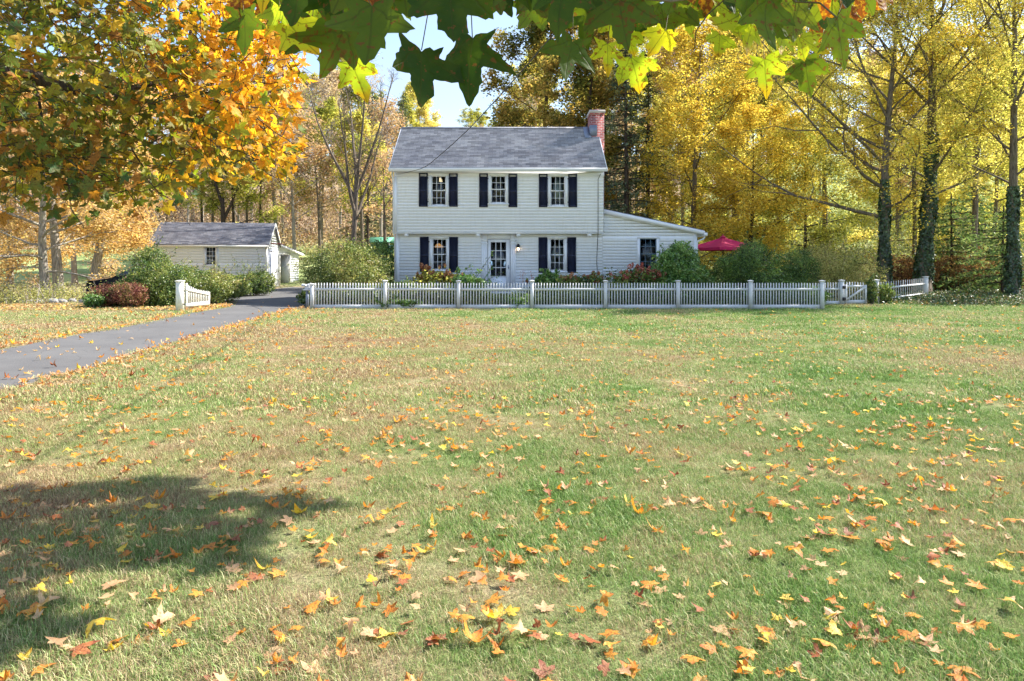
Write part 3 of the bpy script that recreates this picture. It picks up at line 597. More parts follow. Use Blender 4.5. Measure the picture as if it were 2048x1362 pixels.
g = Geo(); g.obox((HR+.01, LD-.16, WT0-.0), sl, (0, 4.95, 0), sn*.07); wr = part('wing_roof', g, M['roof2'], house)
g = Geo(); g.obox((HR+.01, LD-.175, WT0-.11), sl, (0, .03, 0), sn*.15); g.obox((HR+.01, LD-.14, WT0-.13), sl*.99, (0, .15, 0), sn*.03); part('rake_board', g, M['trim'], wr)
e = np.array((HR+.01, LD-.2, WT0-.06))+sl; g = Geo(); g.box(e+(0, 0, -.1), e+(.13, 5.0, .03)); g.tube([e+(.06, .1, -.08), e+(.02, .12, -.2), e+(-.22, .2, -.32), e+(-.24, .22, -.6), e+(-.24, .22, -2.0)], .035, 6); part('gutter', g, M['trim'], wr)
# downspout and cable on the right of the front
g = Geo(); q = X(1196, WD); g.tube([(q+.1, WD-.06, ZE-.1), (q, WD-.05, ZE-.3), (q, WD-.04, ZS+.1), (q-.0, WD-.03, ZS-.06), (q+.02, LD-.05, ZS-.25), (q-.02, LD-.05, 1.6), (q+.02, LD-.05, 1.0), (q, LD-.05, .3)], .011, 5); part('wall_cable', g, M['black'], house)
g = Geo(); g.tube([(HL-.06, 27.98, GZ), (HL-.07, 28.1, GZ-.15), (HL-.06, WD+.02, GZ-.4), (HL-.06, WD+.02, ZS), (HL-.05, LD, ZS-.2), (HL-.05, LD, .15)], .035, 8); part('downspout', g, M['trim'], house)
# wall lantern
q = wp(1036.5, 497, LD-.1); root = world_root(thing('wall_lantern', 'lit wall lantern with a dark hood right of the front door', 'lantern', q))
g = Geo(); g.box(q+(-.065, -.065, .03), q+(.065, .065, .13)); g.box(q+(-.03, .06, -.05), q+(.03, .1, .1)); g.lathe(q, [(.07, .13), (.03, .18), (0, .19)], 8); part('hood', g, M['black'], root)
g = Geo(); 
for sx in (-1, 1):
    for sy in (-1, 1): g.box(q+(sx*.055-.005, sy*.055-.005, -.13), q+(sx*.055+.005, sy*.055+.005, .03))
g.box(q+(-.06, -.06, -.145), q+(.06, .06, -.13)); part('cage', g, M['lead'], root)
g = Geo(); g.lathe(q, [(0, -.07), (.03, -.05), (.04, 0), (.02, .03)], 10); part('bulb', g, M['bulb'], root, True)
# ================================================================== GARAGE (local frame: x along the front, y back)
gA = R(10); GX, GY = X(534, 42.0), 42.0
gar = thing('garage', 'white clapboard garage with grey shingle roof and lean-to beside the driveway', 'garage', (GX, GY, 0), gA)
# local axes: right-front corner at origin; front wall runs to -x ; depth +y
GL, GWd = 6.35, 4.5; EZ = 2.70; PZ = 3.98
def gl(px, py):            # photo point on the front wall plane -> local (x, z)
    c, s_ = math.cos(gA), math.sin(gA); t = (px-CX)/F
    lx = (t*GY-GX)/(c-t*s_); D = GY+lx*s_; return lx, Z(py, D)
wa = gl(412, 530); wb = gl(431.7, 494); GW = (wa[0], wb[0], wa[1], wb[1])
g = Geo(); boards(g, (0, 0, 0), XA, ZA, YN, .45, EZ-.05, lambda v: (-GL, 0), [GW], step=.16, lip=.016); part('front_wall', g, M['siding'], gar)
g = Geo(); g.box((-GL+.03, .03, -.1), (-.03, .2, .45)); part('foundation', g, M['concrete'], gar)
d1 = (.45, 3.7); zh = 2.26       # closed door on the gable end (y range)
def glim(v): return (0, GWd) if v < EZ else (GWd/2*(v-EZ)/(PZ-EZ), GWd-GWd/2*(v-EZ)/(PZ-EZ))
d2 = (2.75, 4.3)
g = Geo(); boards(g, (0, 0, 0), np.array((0, 1., 0)), ZA, (1, 0, 0), 0, PZ-.03, glim, [(d1[0], d1[1], -.1, zh)], step=.16, lip=.012)
boards(g, (-GL, 0, 0), np.array((0, 1., 0)), ZA, (-1, 0, 0), 0, PZ-.03, glim, step=.16); boards(g, (0, GWd, 0), XA, ZA, (0, 1, 0), 0, EZ-.05, lambda v: (-GL, 0), step=.16)
part('gable_wall', g, M['siding'], gar)
for a_, b_ in (((-GL, -.035, .1), (-GL+.1, -.017, EZ-.165)), ((-.10, -.035, .1), (.03, -.017, EZ-.165)), ((.017, -.0165, .1), (.035, .12, EZ)), ((.017, GWd-.12, .0), (.035, GWd, EZ))): g = Geo(); g.box(a_, b_); part('corner_board', g, M['cream'], gar)
g = Geo(); g.box((-GL-.1, -.04, EZ-.16), (.05, -.018, EZ-.02)); part('frieze_board', g, M['cream'], gar)
th2 = math.atan2(PZ-EZ, GWd/2); u2 = np.array((0, math.cos(th2), math.sin(th2))); n2 = np.array((0, -math.sin(th2), math.cos(th2))); L2 = GWd/2/math.cos(th2)+.28
b0 = np.array((0, 0, EZ))-u2*.24; b0r = np.array((0, GWd, EZ))-np.array((0, -u2[1], u2[2]))*.24; u2r = u2*(1, -1, 1); n2r = n2*(1, -1, 1)
g = Geo(); boards(g, b0+n2*.06, XA, u2, n2, 0, L2-.03, lambda v: (-GL-.15, .15), step=.13, lip=.014); boards(g, b0r+n2r*.06, -XA, u2r, n2r, 0, L2-.03, lambda v: (-.15, GL+.15), step=.13, lip=.014)
g.obox(b0+(-GL-.15, 0, 0), (GL+.3, 0, 0), u2*(L2-.04), n2*.055); g.obox(b0r+(-GL-.15, 0, 0), (GL+.3, 0, 0), u2r*(L2-.04), n2r*.055)
rf = part('roof', g, M['roof2'], gar)
g = Geo(); g.obox(b0+(.152, 0, -.07), (.03, 0, 0), u2*L2, n2*.14); g.obox(b0r+(.152, 0, -.07), (.03, 0, 0), u2r*(L2-.004), n2r*.14); g.box((-GL-.16, -.27, EZ-.21), (.15, -.235, EZ-.10)); part('rake_board', g, M['cream'], rf)
window(GW, 0.0, 3, 4, gar, True, None, .14)
g = Geo(); g.box((.0, d1[0], .02), (.03, d1[1], zh)); 
for k in range(1, 4): zk = zh*k/4; g.box((.03, d1[0]+.02, zk-.008), (.034, d1[1]-.02, zk+.008))
g.box((.03, d1[0]-.09, 0), (.05, d1[0], zh+.1)); g.box((.03, d1[1], 0), (.05, d1[1]+.09, zh+.1)); g.box((.03, d1[0], zh), (.05, d1[1], zh+.1))
dd = part('door', g, M['siding'], gar); g = Geo(); g.box((.035, d1[1]-.3, 1.0), (.07, d1[1]-.1, 1.03)); part('handle', g, M['black'], dd)
# lean-to: a lower bay behind, its end wall angled out
la = R(-21); lu = np.array((math.sin(-la), math.cos(la), 0)); ln_ = np.array((math.cos(la), -math.sin(-la), 0)); LL = 2.7; LZ0, LZ1 = 2.72, 2.2
lo = np.array((0.0, GWd, 0))
e0, e1, eh = .18, 1.42, 2.12
g = Geo(); boards(g, lo, lu, ZA, ln_, 0, LZ0, lambda v: (0, LL) if v < LZ1 else (0, max(LL*(1-(v-LZ1)/(LZ0-LZ1)), .0)), [(e0, e1, -.1, eh)], step=.16, lip=.008)
g.obox(lo+lu*LL, -ln_*3.5, lu*.03, (0, 0, LZ1)); part('lean_to_wall', g, M['siding'], gar)
sl = lu*LL*1.12+np.array((0, 0, -(LZ0-LZ1)*1.12)); g = Geo(); g.obox(lo+ln_*.2+(0, 0, LZ0+.02), sl, -ln_*3.8, (0, 0, .07)); lr = part('lean_to_roof', g, M['roof2'], gar)
g = Geo(); g.obox(lo+ln_*.201+(0, 0, LZ0-.10), sl, ln_*.03, (0, 0, .15)); g.obox(lo+lu*(LL*1.1)+ln_*.26+(0, 0, LZ1-.12), -ln_*3.8, lu*.1, (0, 0, .07)); part('rake_board', g, M['cream'], lr)
g = Geo(); g.tube([(.05, .3, 2.75), (.5, .6, 2.72), (.9, .9, 2.7)], .035, 6); g.box((.04, .2, 2.55), (.07, .4, 2.85)); part('bracket', g, M['rustred'], gar, label='faded red bar bracket')
g = Geo()
for a_, b_ in ((e0-.09, e0), (e1, e1+.09)): g.obox(lo+lu*a_+ln_*.012, lu*(b_-a_), ln_*.03, (0, 0, eh+.1))
g.obox(lo+lu*e0+ln_*.012+(0, 0, eh), lu*(e1-e0), ln_*.03, (0, 0, .1)); part('door_frame', g, M['cream'], gar)
g = Geo(); g.obox(lo+lu*(e0-.1)-ln_*1.3, lu*(e1-e0+.6), ln_*.04, (0, 0, eh)); part('back_panel', g, M['dark'], gar)  # near-black panel, the doorway's shade put into its colour
for zk in (.5, .95, 1.4, 1.8):
    g = Geo(); g.obox(lo+lu*e0-ln_*1.25+(0, 0, zk), lu*(e1-e0+.4), ln_*.35, (0, 0, .03)); part('shelf', g, M['fence'], gar)
g = Geo(); g.obox(lo+lu*(e1-.02)+ln_*.03, lu*.05, ln_*.0+lu*.0-ln_*.9, (0, 0, eh-.02)); part('door', g, M['cream'], gar, label='inward opened door of the lean-to')
# green playhouse shed on the slope
q = np.array((X(758, 58), 58, 0)); tz = float(terr(q[0], q[1])); root = thing('garden_shed', 'tiny teal shed with a pale green metal roof behind the round bush', 'shed', (q[0], q[1], tz), R(-6))
zt = Z(484, 58)-tz; g = Geo(); g.box((-.75, .1, 0), (.85, 1.4, zt)); part('wall', g, M['teal'], root)
g = Geo(); g.prism([(-1.0, -.35, zt-.05), (-1.0, -.3, zt), (-1.0, .75, zt+.42), (-1.0, 1.8, zt), (-1.0, 1.8, zt-.05), (-1, .75, zt+.36)], (2.0, 0, 0)); part('roof', g, M['green'], root)
for xx in (-.95, .88): g = Geo(); g.box((xx, -.3, 0), (xx+.07, -.23, zt)); part('post', g, M['trim'], root)
g = Geo(); g.box((-.3, .06, zt-.9), (.1, .1, zt-.35)); part('window', g, M['trim'], root)
# ================================================================== FENCES
def picket(g, p, w, h, t, d=(1, 0, 0), n=(0, 1, 0)):
    p, d, n = [np.asarray(q, float) for q in (p, d, n)]
    poly = [p-d*w/2, p+d*w/2, p+d*w/2+ZA*(h-.03), p+d*w*.28+ZA*(h-.008), p+ZA*h, p-d*w*.28+ZA*(h-.008), p-d*w/2+ZA*(h-.03)]
    g.prism(poly, n*t)
def post_geo(p, w, h, d=(1, 0, 0), n=(0, 1, 0)):
    p, d, n = [np.asarray(q, float) for q in (p, d, n)]; g = Geo()
    g.obox(p-d*w/2-n*w/2, d*w, n*w, ZA*(h-.07)); c = w+.05
    g.obox(p-d*(w*.5+.01)-n*(w*.5+.01)+ZA*(h-.07), d*(w+.02), n*(w+.02), ZA*.025)
    g.obox(p-d*c/2-n*c/2+ZA*(h-.045), d*c, n*c, ZA*.022)
    a = p+ZA*(h-.023); g.add([a-d*c/2-n*c/2, a+d*c/2-n*c/2, a+d*c/2+n*c/2, a-d*c/2+n*c/2, a+ZA*.023], [(0, 1, 4), (1, 2, 4), (2, 3, 4), (3, 0, 4)])
    return g
def fence_panel(root, A, B, hA, hB, rng, mat='fence', n=None, base=True, railz=.66, gap=.10, bend=None):
    A, B = np.asarray(A, float), np.asarray(B, float); d = B-A; L = np.linalg.norm(d[:2]); u = d/np.linalg.norm(d); uf = np.array((d[0], d[1], 0))/L; nn = np.array((-uf[1], uf[0], 0))
    n = n or int(L/gap); g = Geo()
    for k in range(n):
        t = (k+.5)/n; p = A+d*t; h = hA+(hB-hA)*t if bend is None else bend(t)
        dd = uf+ZA*rng.normal(0, .006); picket(g, p+nn*.0+ZA*.02, .036, h-.02+rng.normal(0, .004), .018, dd/np.linalg.norm(dd), nn)
    pn = part('panel', g, M[mat], root)
    g = Geo(); g.obox(A+ZA*hA*railz-nn*.024, d+ZA*((hB-hA)*railz if bend is None else -.22), nn*.022, ZA*.075)
    if base: g.obox(A+ZA*.015-nn*.026, d, nn*.024, ZA*.13)
    else: g.obox(A+ZA*.12-nn*.024, d, nn*.022, ZA*.07)
    part('rail', g, M[mat], pn)
FD = 23.67; rf_ = np.random.default_rng(5)
PX = [624, 770, 917, 1064, 1211, 1356, 1501, 1644]
fence = world_root(thing('picket_fence', 'long white picket fence running across the front of the house and flower beds', 'fence', (0, FD, 0)))
for k, pxx in enumerate(PX):
    part('post', post_geo((X(pxx, FD), FD, 0), .116 if k else .11, .97 if k else .86), M['fence'], fence)
    if k: fence_panel(fence, (X(PX[k-1], FD)+.07, FD, 0), (X(pxx, FD)-.07, FD, 0), .875, .875, rf_, n=24, railz=.71)
# dark post with ornament at the drive end
q = np.array((X(616, FD+.15), FD+.15, 0)); root = world_root(thing('lamp_post', 'short grey post with a pale ornament at the fence end by the drive', 'post', q))
g = Geo(); g.box(q+(-.06, -.06, 0), q+(.02, .02, .62)); part('post', g, M['lead'], root)
g = Geo(); g.box(q+(-.14, -.14, .62), q+(.16, .1, .66)); g.box(q+(-.09, -.1, .66), q+(.1, .06, .72)); part('cap', g, M['fence'], root)
g = Geo()
for k in range(9):
    c = q+rf_.normal(0, .05, 3)*(1.3, 1, .7)+(0, -.02, .78); r_ = .05+.02*rf_.random(); g.lathe(c, [(0, -r_), (r_*.8, -r_*.5), (r_, 0), (r_*.7, r_*.6), (0, r_)], 7)
part('ornament', g, M['greyfur'], root)
# left gate post + open curved gate
q = gp(360, 622); gate = world_root(thing('driveway_gate', 'open white picket gate leaf, tinted for sunlight, with dipping top on a thick post by the bushes', 'gate', q))
part('post', post_geo(q, .185, .99), M['cream'], gate)
A = gp(371, 619.5)+(0, 0, .06); B = gp(418, 613.5)+(0, 0, .06)
fence_panel(gate, A, B, .85, .42, rf_, 'cream', 14, True, .66, bend=lambda t: .82-.62*t+.30*t*t)
d = (B-A)/np.linalg.norm(B-A); g = Geo(); g.obox(A-(0, 0, .04), d*.07, (0.02, .04, 0), ZA*.85); g.obox(B-d*.05-(0, 0, .04), d*.05, (0.02, .04, 0), ZA*.5); part('stile', g, M['cream'], gate)
for zz in (.2, .62): g = Geo(); g.box(q+(.085, -.02, zz), q+(.16, .0, zz+.04)); part('hinge', g, M['black'], gate)
# back fence on the right with its gate
A = np.array((X(1648, 25.9), 25.9, 0)); Bp = np.array((X(1683, 26.1), 26.1, 0)); root = world_root(thing('short_fence', 'short white picket section between the long fence and the small gate', 'fence', A))
part('post', post_geo(Bp, .14, .93), M['fence'], root); fence_panel(root, A, Bp-(.06, 0, 0), .83, .83, rf_, n=6)
G0 = np.array((X(1689, 26.1), 26.08, 0.03)); G1 = np.array((X(1732, 26.3), 26.3, 0.03)); root = world_root(thing('garden_gate', 'small white garden gate with diagonal brace and black strap hinges', 'gate', G0))
fence_panel(root, G0+(.03, 0, 0), G1-(.05, 0, 0), .82, .80, rf_, n=7, base=True, railz=.76)
g = Geo(); g.obox(G0+(-.02, -.045, 0), (.09, 0, 0), (0, .04, 0), ZA*.72); g.obox(G1+(-.06, -.045, 0), (.07, 0, 0), (0, .04, 0), ZA*.70); part('stile', g, M['fence'], root)
dg = (G1-G0)+(0, 0, .46)-(.1, 0, 0); g = Geo(); g.obox(G0+(.07, -.048, .13), dg, (0, .02, 0), np.array((-.03, 0, .07))); part('brace', g, M['fence'], root)
for zz in (.55, .12):
    g = Geo(); c = G0+(-.06, -.075, zz)
    g.add([c+(-.06, 0, 0), c+(-.06, 0, .13), c+(0, 0, .08), c+(.07, 0, .13), c+(.07, 0, 0), c+(0, 0, .05)], [(0, 5, 2, 1), (5, 4, 3, 2)]); g.obox(c+(-.02, -.005, 0), (.04, 0, 0), (0, .02, 0), ZA*.13); part('hinge', g, M['black'], root)
A = np.array((X(1757, 26.9), 26.9, 0)); Bp = np.array((X(1851, 32.6), 32.6, 0)); root = world_root(thing('slanted_fence', 'white picket fence leaning uphill to a last post in front of the ivy trunks', 'fence', A))
dd_ = (Bp-A)/np.linalg.norm(Bp-A); part('post', post_geo(Bp, .17, .95), M['fence'], root); part('post', post_geo(A-dd_*.3, .14, .93), M['fence'], root); fence_panel(root, A-dd_*.2, Bp-dd_*.1, .80, .86, rf_, n=21, base=False)
# ================================================================== UMBRELLA, CAR, WIRE
q = np.array((X(1446, 31.5), 31.5, 0)); root = world_root(thing('patio_umbrella', 'crimson square patio umbrella standing beyond the end of the house', 'umbrella', q))
g = Geo(); rt = R(24); hw = 1.18; zt, ze = Z(474, 31.5), Z(499, 31.5)+.07; cs = [(math.cos(rt+R(45+90*k))*hw*1.414, math.sin(rt+R(45+90*k))*hw*1.414) for k in range(4)]
N = 9
for k in range(4):
    a = np.array(cs[k]); b = np.array(cs[(k+1) % 4]); V = []; 
    for i_ in range(N+1):
        for j_ in range(N+1):
            s_ = i_/N; t_ = j_/N; e = (a+(b-a)*t_)*s_*(1-.05*math.sin(math.pi*t_)*s_); zz = zt-(zt-ze)*(s_**.92) - .05*math.sin(math.pi*s_)*math.sin(math.pi*t_)
            V.append((q[0]+e[0], q[1]+e[1], zz))
    g.add(V, [(i_*(N+1)+j_, i_*(N+1)+j_+1, (i_+1)*(N+1)+j_+1, (i_+1)*(N+1)+j_) for i_ in range(N) for j_ in range(N)])
    va = q+(a[0], a[1], ze); vb = q+(b[0], b[1], ze); va[2] = ze; vb[2] = ze; mid = (va+vb)/2; mid[:2] = q[:2]+(mid[:2]-q[:2])*.95
    g.add([va, mid, vb, vb-(0, 0, .11), mid-(0, 0, .12), va-(0, 0, .11)], [(0, 1, 4, 5), (1, 2, 3, 4)])
part('canopy', g, M['red'], root)
g = Geo(); g.lathe((q[0], q[1], zt-.02), [(.16, 0), (.1, .05), (0, .07)], 4); g.tube([(q[0], q[1], zt), (q[0], q[1], zt+.13)], .02, 6); part('finial', g, M['red'], root)
g = Geo(); g.tube([q+(0, 0, .05), (q[0], q[1], zt)], .024, 8); part('pole', g, M['pole'], root)
for k in range(4):
    g = Geo(); g.tube([(q[0], q[1], zt-.05), (q[0]+cs[k][0]*.98, q[1]+cs[k][1]*.98, ze-.01)], .01, 4); g.tube([(q[0], q[1], zt-.5), (q[0]+cs[k][0]*.5, q[1]+cs[k][1]*.5, (zt+ze)/2-.04)], .008, 4); part('rib', g, M['pole'], root)
g = Geo(); g.lathe(q, [(0, 0), (.28, 0), (.28, .05), (.06, .09), (.04, .3)], 16); part('base', g, M['pole'], root)
# car: nose to the left, behind the big bush
cq = np.array((X(184, 31.0), 31.0, 0)); car = thing('parked_car', 'dark blue car parked behind the large bush with only its bonnet showing', 'car', cq, R(4))
prof = [(0.0, .35), (-.02, .62), (.06, .80), (.35, .90), (1.25, 1.02), (1.95, 1.40), (2.3, 1.50), (3.3, 1.50), (4.1, 1.36), (4.5, 1.02), (4.62, .8), (4.6, .35)]
# car built by sections across its width
g = Geo(); P_ = []; ws = [-.9, -.86, -.6, 0, .6, .86, .9]
for w_ in ws:
    k = abs(w_)/.9
    for (x_, z_) in prof:
        sh_ = (z_-1.0)*.32*(k**2)*(z_ > 1.0); zz = z_-(.10*k**3 if z_ > .8 else 0); xx = x_+(.22*k**3 if x_ < .4 else (-.15*k**3 if x_ > 4.3 else 0))
        P_.append((xx, w_-np.sign(w_)*sh_, zz))
m_ = len(prof); Fq = []
for a in range(len(ws)-1):
    for b in range(m_-1): Fq.append((a*m_+b, a*m_+b+1, (a+1)*m_+b+1, (a+1)*m_+b))
g.add(P_, Fq)
for a, flip in ((0, 1), (len(ws)-1, 0)): 
    base = a*m_; c_ = g.n; g.add([(2.3, ws[a], .35)], np.zeros((0, 3), int)); g.f.append(np.array([(base+b, base+b+1, c_) if flip else (base+b+1, base+b, c_) for b in range(m_-1)])); g.mi.append(np.zeros(m_-1, int))
body = part('body', g, M['car'], car, True)
for sy in (-1, 1):
    g = Geo(); yy = sy*.80
    g.add([(1.45, sy*.875, 1.02), (2.0, sy*.77, 1.36), (2.95, sy*.765, 1.42), (2.95, sy*.875, 1.03)], [(0, 1, 2, 3)]); g.add([(3.02, sy*.875, 1.03), (3.02, sy*.765, 1.42), (3.6, sy*.775, 1.38), (4.0, sy*.87, 1.06)], [(0, 1, 2, 3)]); part('side_window', g, M['glass'], car)
g = Geo(); g.add([(1.27, -.74, 1.035), (1.27, .74, 1.035), (1.95, .62, 1.41), (1.95, -.62, 1.41)], [(0, 1, 2, 3)]); part('windscreen', g, M['glass'], car)
for wx in (.92, 3.72):
    for sy in (-.82, .82):
        g = Geo(); a = np.linspace(0, 2*np.pi, 21)[:-1]; V = []
        for (rr, yy) in ((.2, -.1), (.31, -.1), (.34, -.07), (.34, .07), (.31, .1), (.2, .1)): V += [(wx+rr*math.cos(t), sy+yy, .34+rr*math.sin(t)) for t in a]
        g.add(V, [(r_*20+i_, r_*20+(i_+1) % 20, (r_+1)*20+(i_+1) % 20, (r_+1)*20+i_) for r_ in range(5) for i_ in range(20)]); wh = part('wheel', g, M['tyre'], car)
        g = Geo()
        for t in a[::4]: g.tube([(wx, sy+np.sign(sy)*.08, .34), (wx+.21*math.cos(t), sy+np.sign(sy)*.09, .34+.21*math.sin(t))], .022, 4)
        V = [(wx+rr*math.cos(t), sy+np.sign(sy)*.085, .34+rr*math.sin(t)) for rr in (.19, .225) for t in a]; g.add(V, [(i_, (i_+1) % 20, 20+(i_+1) % 20, 20+i_) for i_ in range(20)]); part('rim', g, M['alloy'], wh)
for sy in (-1, 1):
    g = Geo(); g.obox((.03, sy*.52-.12, .66), (.16, 0, .03), (.06*sy*0, .26, 0), (0.02, 0, .11)); part('headlight', g, M['alloy'], car)
# overhead wire
q0 = [(-4.62, 28.25, 5.08), (-4.2, 26.8, 4.9)]+[tuple(wp(*t)) for t in ((850, 336, 24), (900, 293, 20.5), (939, 257, 17.5), (1000, 191, 14.2), (1070, 112, 11.5))]+[(2.2, 6.0, 5.6), (4.6, 1, 6.8), (7, -5, 8.5)]
q0 = np.array(q0); tt = np.linspace(0, len(q0)-1, 80); from_ = np.stack([np.interp(tt, range(len(q0)), q0[:, c]) for c in range(3)], -1)
for _ in range(6): from_[1:-1] = (from_[:-2]+from_[1:-1]*2+from_[2:])/4
g = Geo(); g.tube(from_, .012, 5); single('overhead_wire', g, M['black'], 'thin black service wire sagging from the house corner up through the leaves', 'wire', q0[0])
# ================================================================== VEGETATION GENERATORS
def nrm(a): return a/(np.linalg.norm(a, axis=-1, keepdims=True)+1e-9)
def cards(g, C, size, rng, flat=.4, aspect=.62, mi=0, N_=None, droop=0.):
    """leaf-sized folded diamonds around centres C"""
    n = len(C)
    if n == 0: return
    s = size*(.6+.8*rng.random(n))[:, None]
    N0 = rng.normal(0, 1, (n, 3)); N0[:, 2] += flat*2*np.sign(N0[:, 2]+1e-6); 
    if N_ is not None: N0 = N0*.7+N_*1.4
    N0 = nrm(N0); U = rng.normal(0, 1, (n, 3)); U[:, 2] -= droop; U = nrm(U-N0*(U*N0).sum(1, keepdims=True)); Vv = np.cross(N0, U)
    a = C-U*s*.5; b = C+Vv*s*aspect*.5+N0*s*.08; c = C+U*s*.5; d = C-Vv*s*aspect*.5+N0*s*.08
    i = np.arange(n)*4; g.add(np.stack([a, b, c, d], 1).reshape(-1, 3), np.stack([i, i+1, i+2, i+3], -1), mi)
def path(rng, p, d, L, n, wander, up=0.0):
    P = [np.array(p, float)]; d = np.array(d, float); st = L/n
    for _ in range(n):
        d = d+rng.normal(0, wander, 3)+np.array((0, 0, up)); d /= np.linalg.norm(d); P.append(P[-1]+d*st)
    return np.array(P)
def at(P, t):
    k = t*(len(P)-1); i = min(int(k), len(P)-2); f = k-i; return P[i]*(1-f)+P[i+1]*f, nrm(P[i+1]-P[i])
def tree_geo(seed, H=14, r0=.25, base=.3, n1=16, spread=5, n2=7, n3=4, leaves=8000, leaf=.25, up=.04, ang=(75, 25), shape='round', lean=(0, 0), wander=.06, k2=4, twig=True, flat=.35, asym=None, fork=0, jit=.25):
    rng = np.random.default_rng(seed); wood = Geo(); pts = []
    tr = path(rng, (0, 0, -.3), (lean[0], lean[1], 1), H*(.55 if fork else 1), 12, wander*.3, .02)
    rr = np.linspace(r0, r0*(.6 if fork else .12), len(tr)); rr[0] *= 1.35; wood.tube(tr, rr, 8)
    leaders = [(tr, base, n1, rr)]
    if fork:
        for q_ in range(fork):
            p, d = at(tr, rng.uniform(.45, .98)); a = q_*2*np.pi/fork+rng.uniform(-.4, .4)
            dd = nrm(np.array((math.cos(a)*.55, math.sin(a)*.55, 1.0))); ll = path(rng, p, dd, H*rng.uniform(.45, .62), 9, wander, .05)
            r_ = np.linspace(r0*.5, .02, len(ll)); wood.tube(ll, r_, 6); leaders.append((ll, .12, max(4, n1//fork), r_))
        leaders[0] = (tr, base, 2, rr)
    for P0, b0_, m1, r0_ in leaders:
        for q_ in range(m1):
            t = b0_+(1-b0_)*((q_+rng.random()*.8)/m1); p, d = at(P0, min(t, .99)); tt_ = (t-b0_)/(1-b0_)
            az = q_*2.4+rng.uniform(-.5, .5); el = R(ang[0]+(ang[1]-ang[0])*tt_+rng.normal(0, 6))
            if shape == 'round': ln = spread*(.55+.6*math.sin(math.pi*min(tt_*.85+.18, 1)))*rng.uniform(.75, 1.15)
            elif shape == 'cone': ln = spread*(1.05-tt_)*rng.uniform(.8, 1.15)
            else: ln = spread*rng.uniform(.6, 1.1)*(1-.5*tt_)
            if asym is not None: ln *= 1+.55*(math.cos(az)*asym[0]+math.sin(az)*asym[1])
            if P0 is not tr: ln *= .62
            dd = np.array((math.cos(az)*math.sin(el), math.sin(az)*math.sin(el), math.cos(el)))
            B = path(rng, p, dd, ln, 7, wander*1.4, up); br = max(.02, min(np.interp(t, np.linspace(0, 1, len(r0_)), r0_)*.5, ln*.0115)); wood.tube(B, np.linspace(br, .008, len(B)), 5, False)
            for k in range(n2):
                t2 = .2+.8*(k+rng.random())/n2; p2, d2_ = at(B, min(t2, .99)); d3 = nrm(d2_+rng.normal(0, .75, 3)*(1, 1, .6)); l2 = ln*.42*(1.15-t2)*rng.uniform(.7, 1.3)+.25
                B2 = path(rng, p2, d3, l2, 4, wander*2, up); wood.tube(B2, np.linspace(br*.35+.004, .005, 5), k2 if twig else 3, False)
                for k_ in range(n3):
                    p3, d4 = at(B2, min(.25+.75*(k_+rng.random())/n3, .99)); d5 = nrm(d4+rng.normal(0, .8, 3)); l3 = l2*.5*rng.uniform(.5, 1.2)+.1; e = p3+d5*l3
                    if twig: wood.tube([p3, p3+d5*l3*.5+rng.normal(0, .03, 3), e], [.006, .005, .003], 3, False)
                    pts += [p3+d5*l3*f for f in (.3, .65, 1.)]
    pts = np.array(pts); lf = Geo()
    if leaves:
        C = pts[rng.integers(0, len(pts), leaves)]+rng.normal(0, jit, (leaves, 3))*(1, 1, .7); cards(lf, C, leaf, rng, flat)
    return wood, lf
def conifer_geo(seed, H=16, r0=.22, spread=3.5, tiers=34, per=6, leaf=.32, base=.12, dens=46, dead=False):
    rng = np.random.default_rng(seed); wood = Geo(); lf = Geo(); tr = path(rng, (0, 0, -.3), (0, 0, 1), H, 10, .015); wood.tube(tr, np.linspace(r0, .03, len(tr)), 7); C = []
    for k in range(tiers):
        t = base+(1-base)*k/tiers; p, _ = at(tr, min(t, .99)); ln0 = spread*(1-(t-base)/(1-base))**.8
        for j in range(per):
            a = rng.uniform(0, 2*np.pi); ln = ln0*rng.uniform(.55, 1.1)+.3; B = path(rng, p, (math.cos(a), math.sin(a), .05), ln, 5, .05, -.05); wood.tube(B, np.linspace(.03, .008, 6), 4, False)
            if dead and rng.random() < .35: continue
            n = int(dens*ln/spread); tt_ = .15+.85*rng.random(n)
            for q_ in tt_:
                c, d = at(B, min(q_, .99)); C.append(c+rng.normal(0, .12, 3)*(1+ln*.35, 1+ln*.35, .6)-(0, 0, .08))
    cards(lf, np.array(C), leaf, rng, .1, .28, droop=.4); return wood, lf
def place_tree(name, geo, mats, label, x, y, rot=0, sc=1, group=None, z=None):
    z = float(terr(x, y)) if z is None else z; t = thing(name, label, 'tree', (x, y, z), rot, group); t.scale = (sc, sc, sc)
    tr = part('trunk', geo[0], mats[0], t, True); cr = part('crown', geo[1], mats[1], t) if geo[1].n else None
    return t, tr, cr
PROTO = {}
def proto(key, geo):
    PROTO[key] = (mesh_from(geo[0], key+'_trunk', [M['bark']], smooth=True), mesh_from(geo[1], key+'_crown', [FM['tan']]) if geo[1].n else None)
def inst(name, key, mats, label, x, y, rot, sc, group, zs=1.0):
    z = float(terr(x, y)); t = thing(name, label, 'tree', (x, y, z-.1), rot, group); t.scale = (sc, sc, sc*zs); a, b = PROTO[key]
    for nm, me, m in (('trunk', a, mats[0]), ('crown', b, mats[1])):
        if me is None: continue
        o = link(nm, me, t); o.material_slots[0].link = 'OBJECT'; o.material_slots[0].material = m
    return t
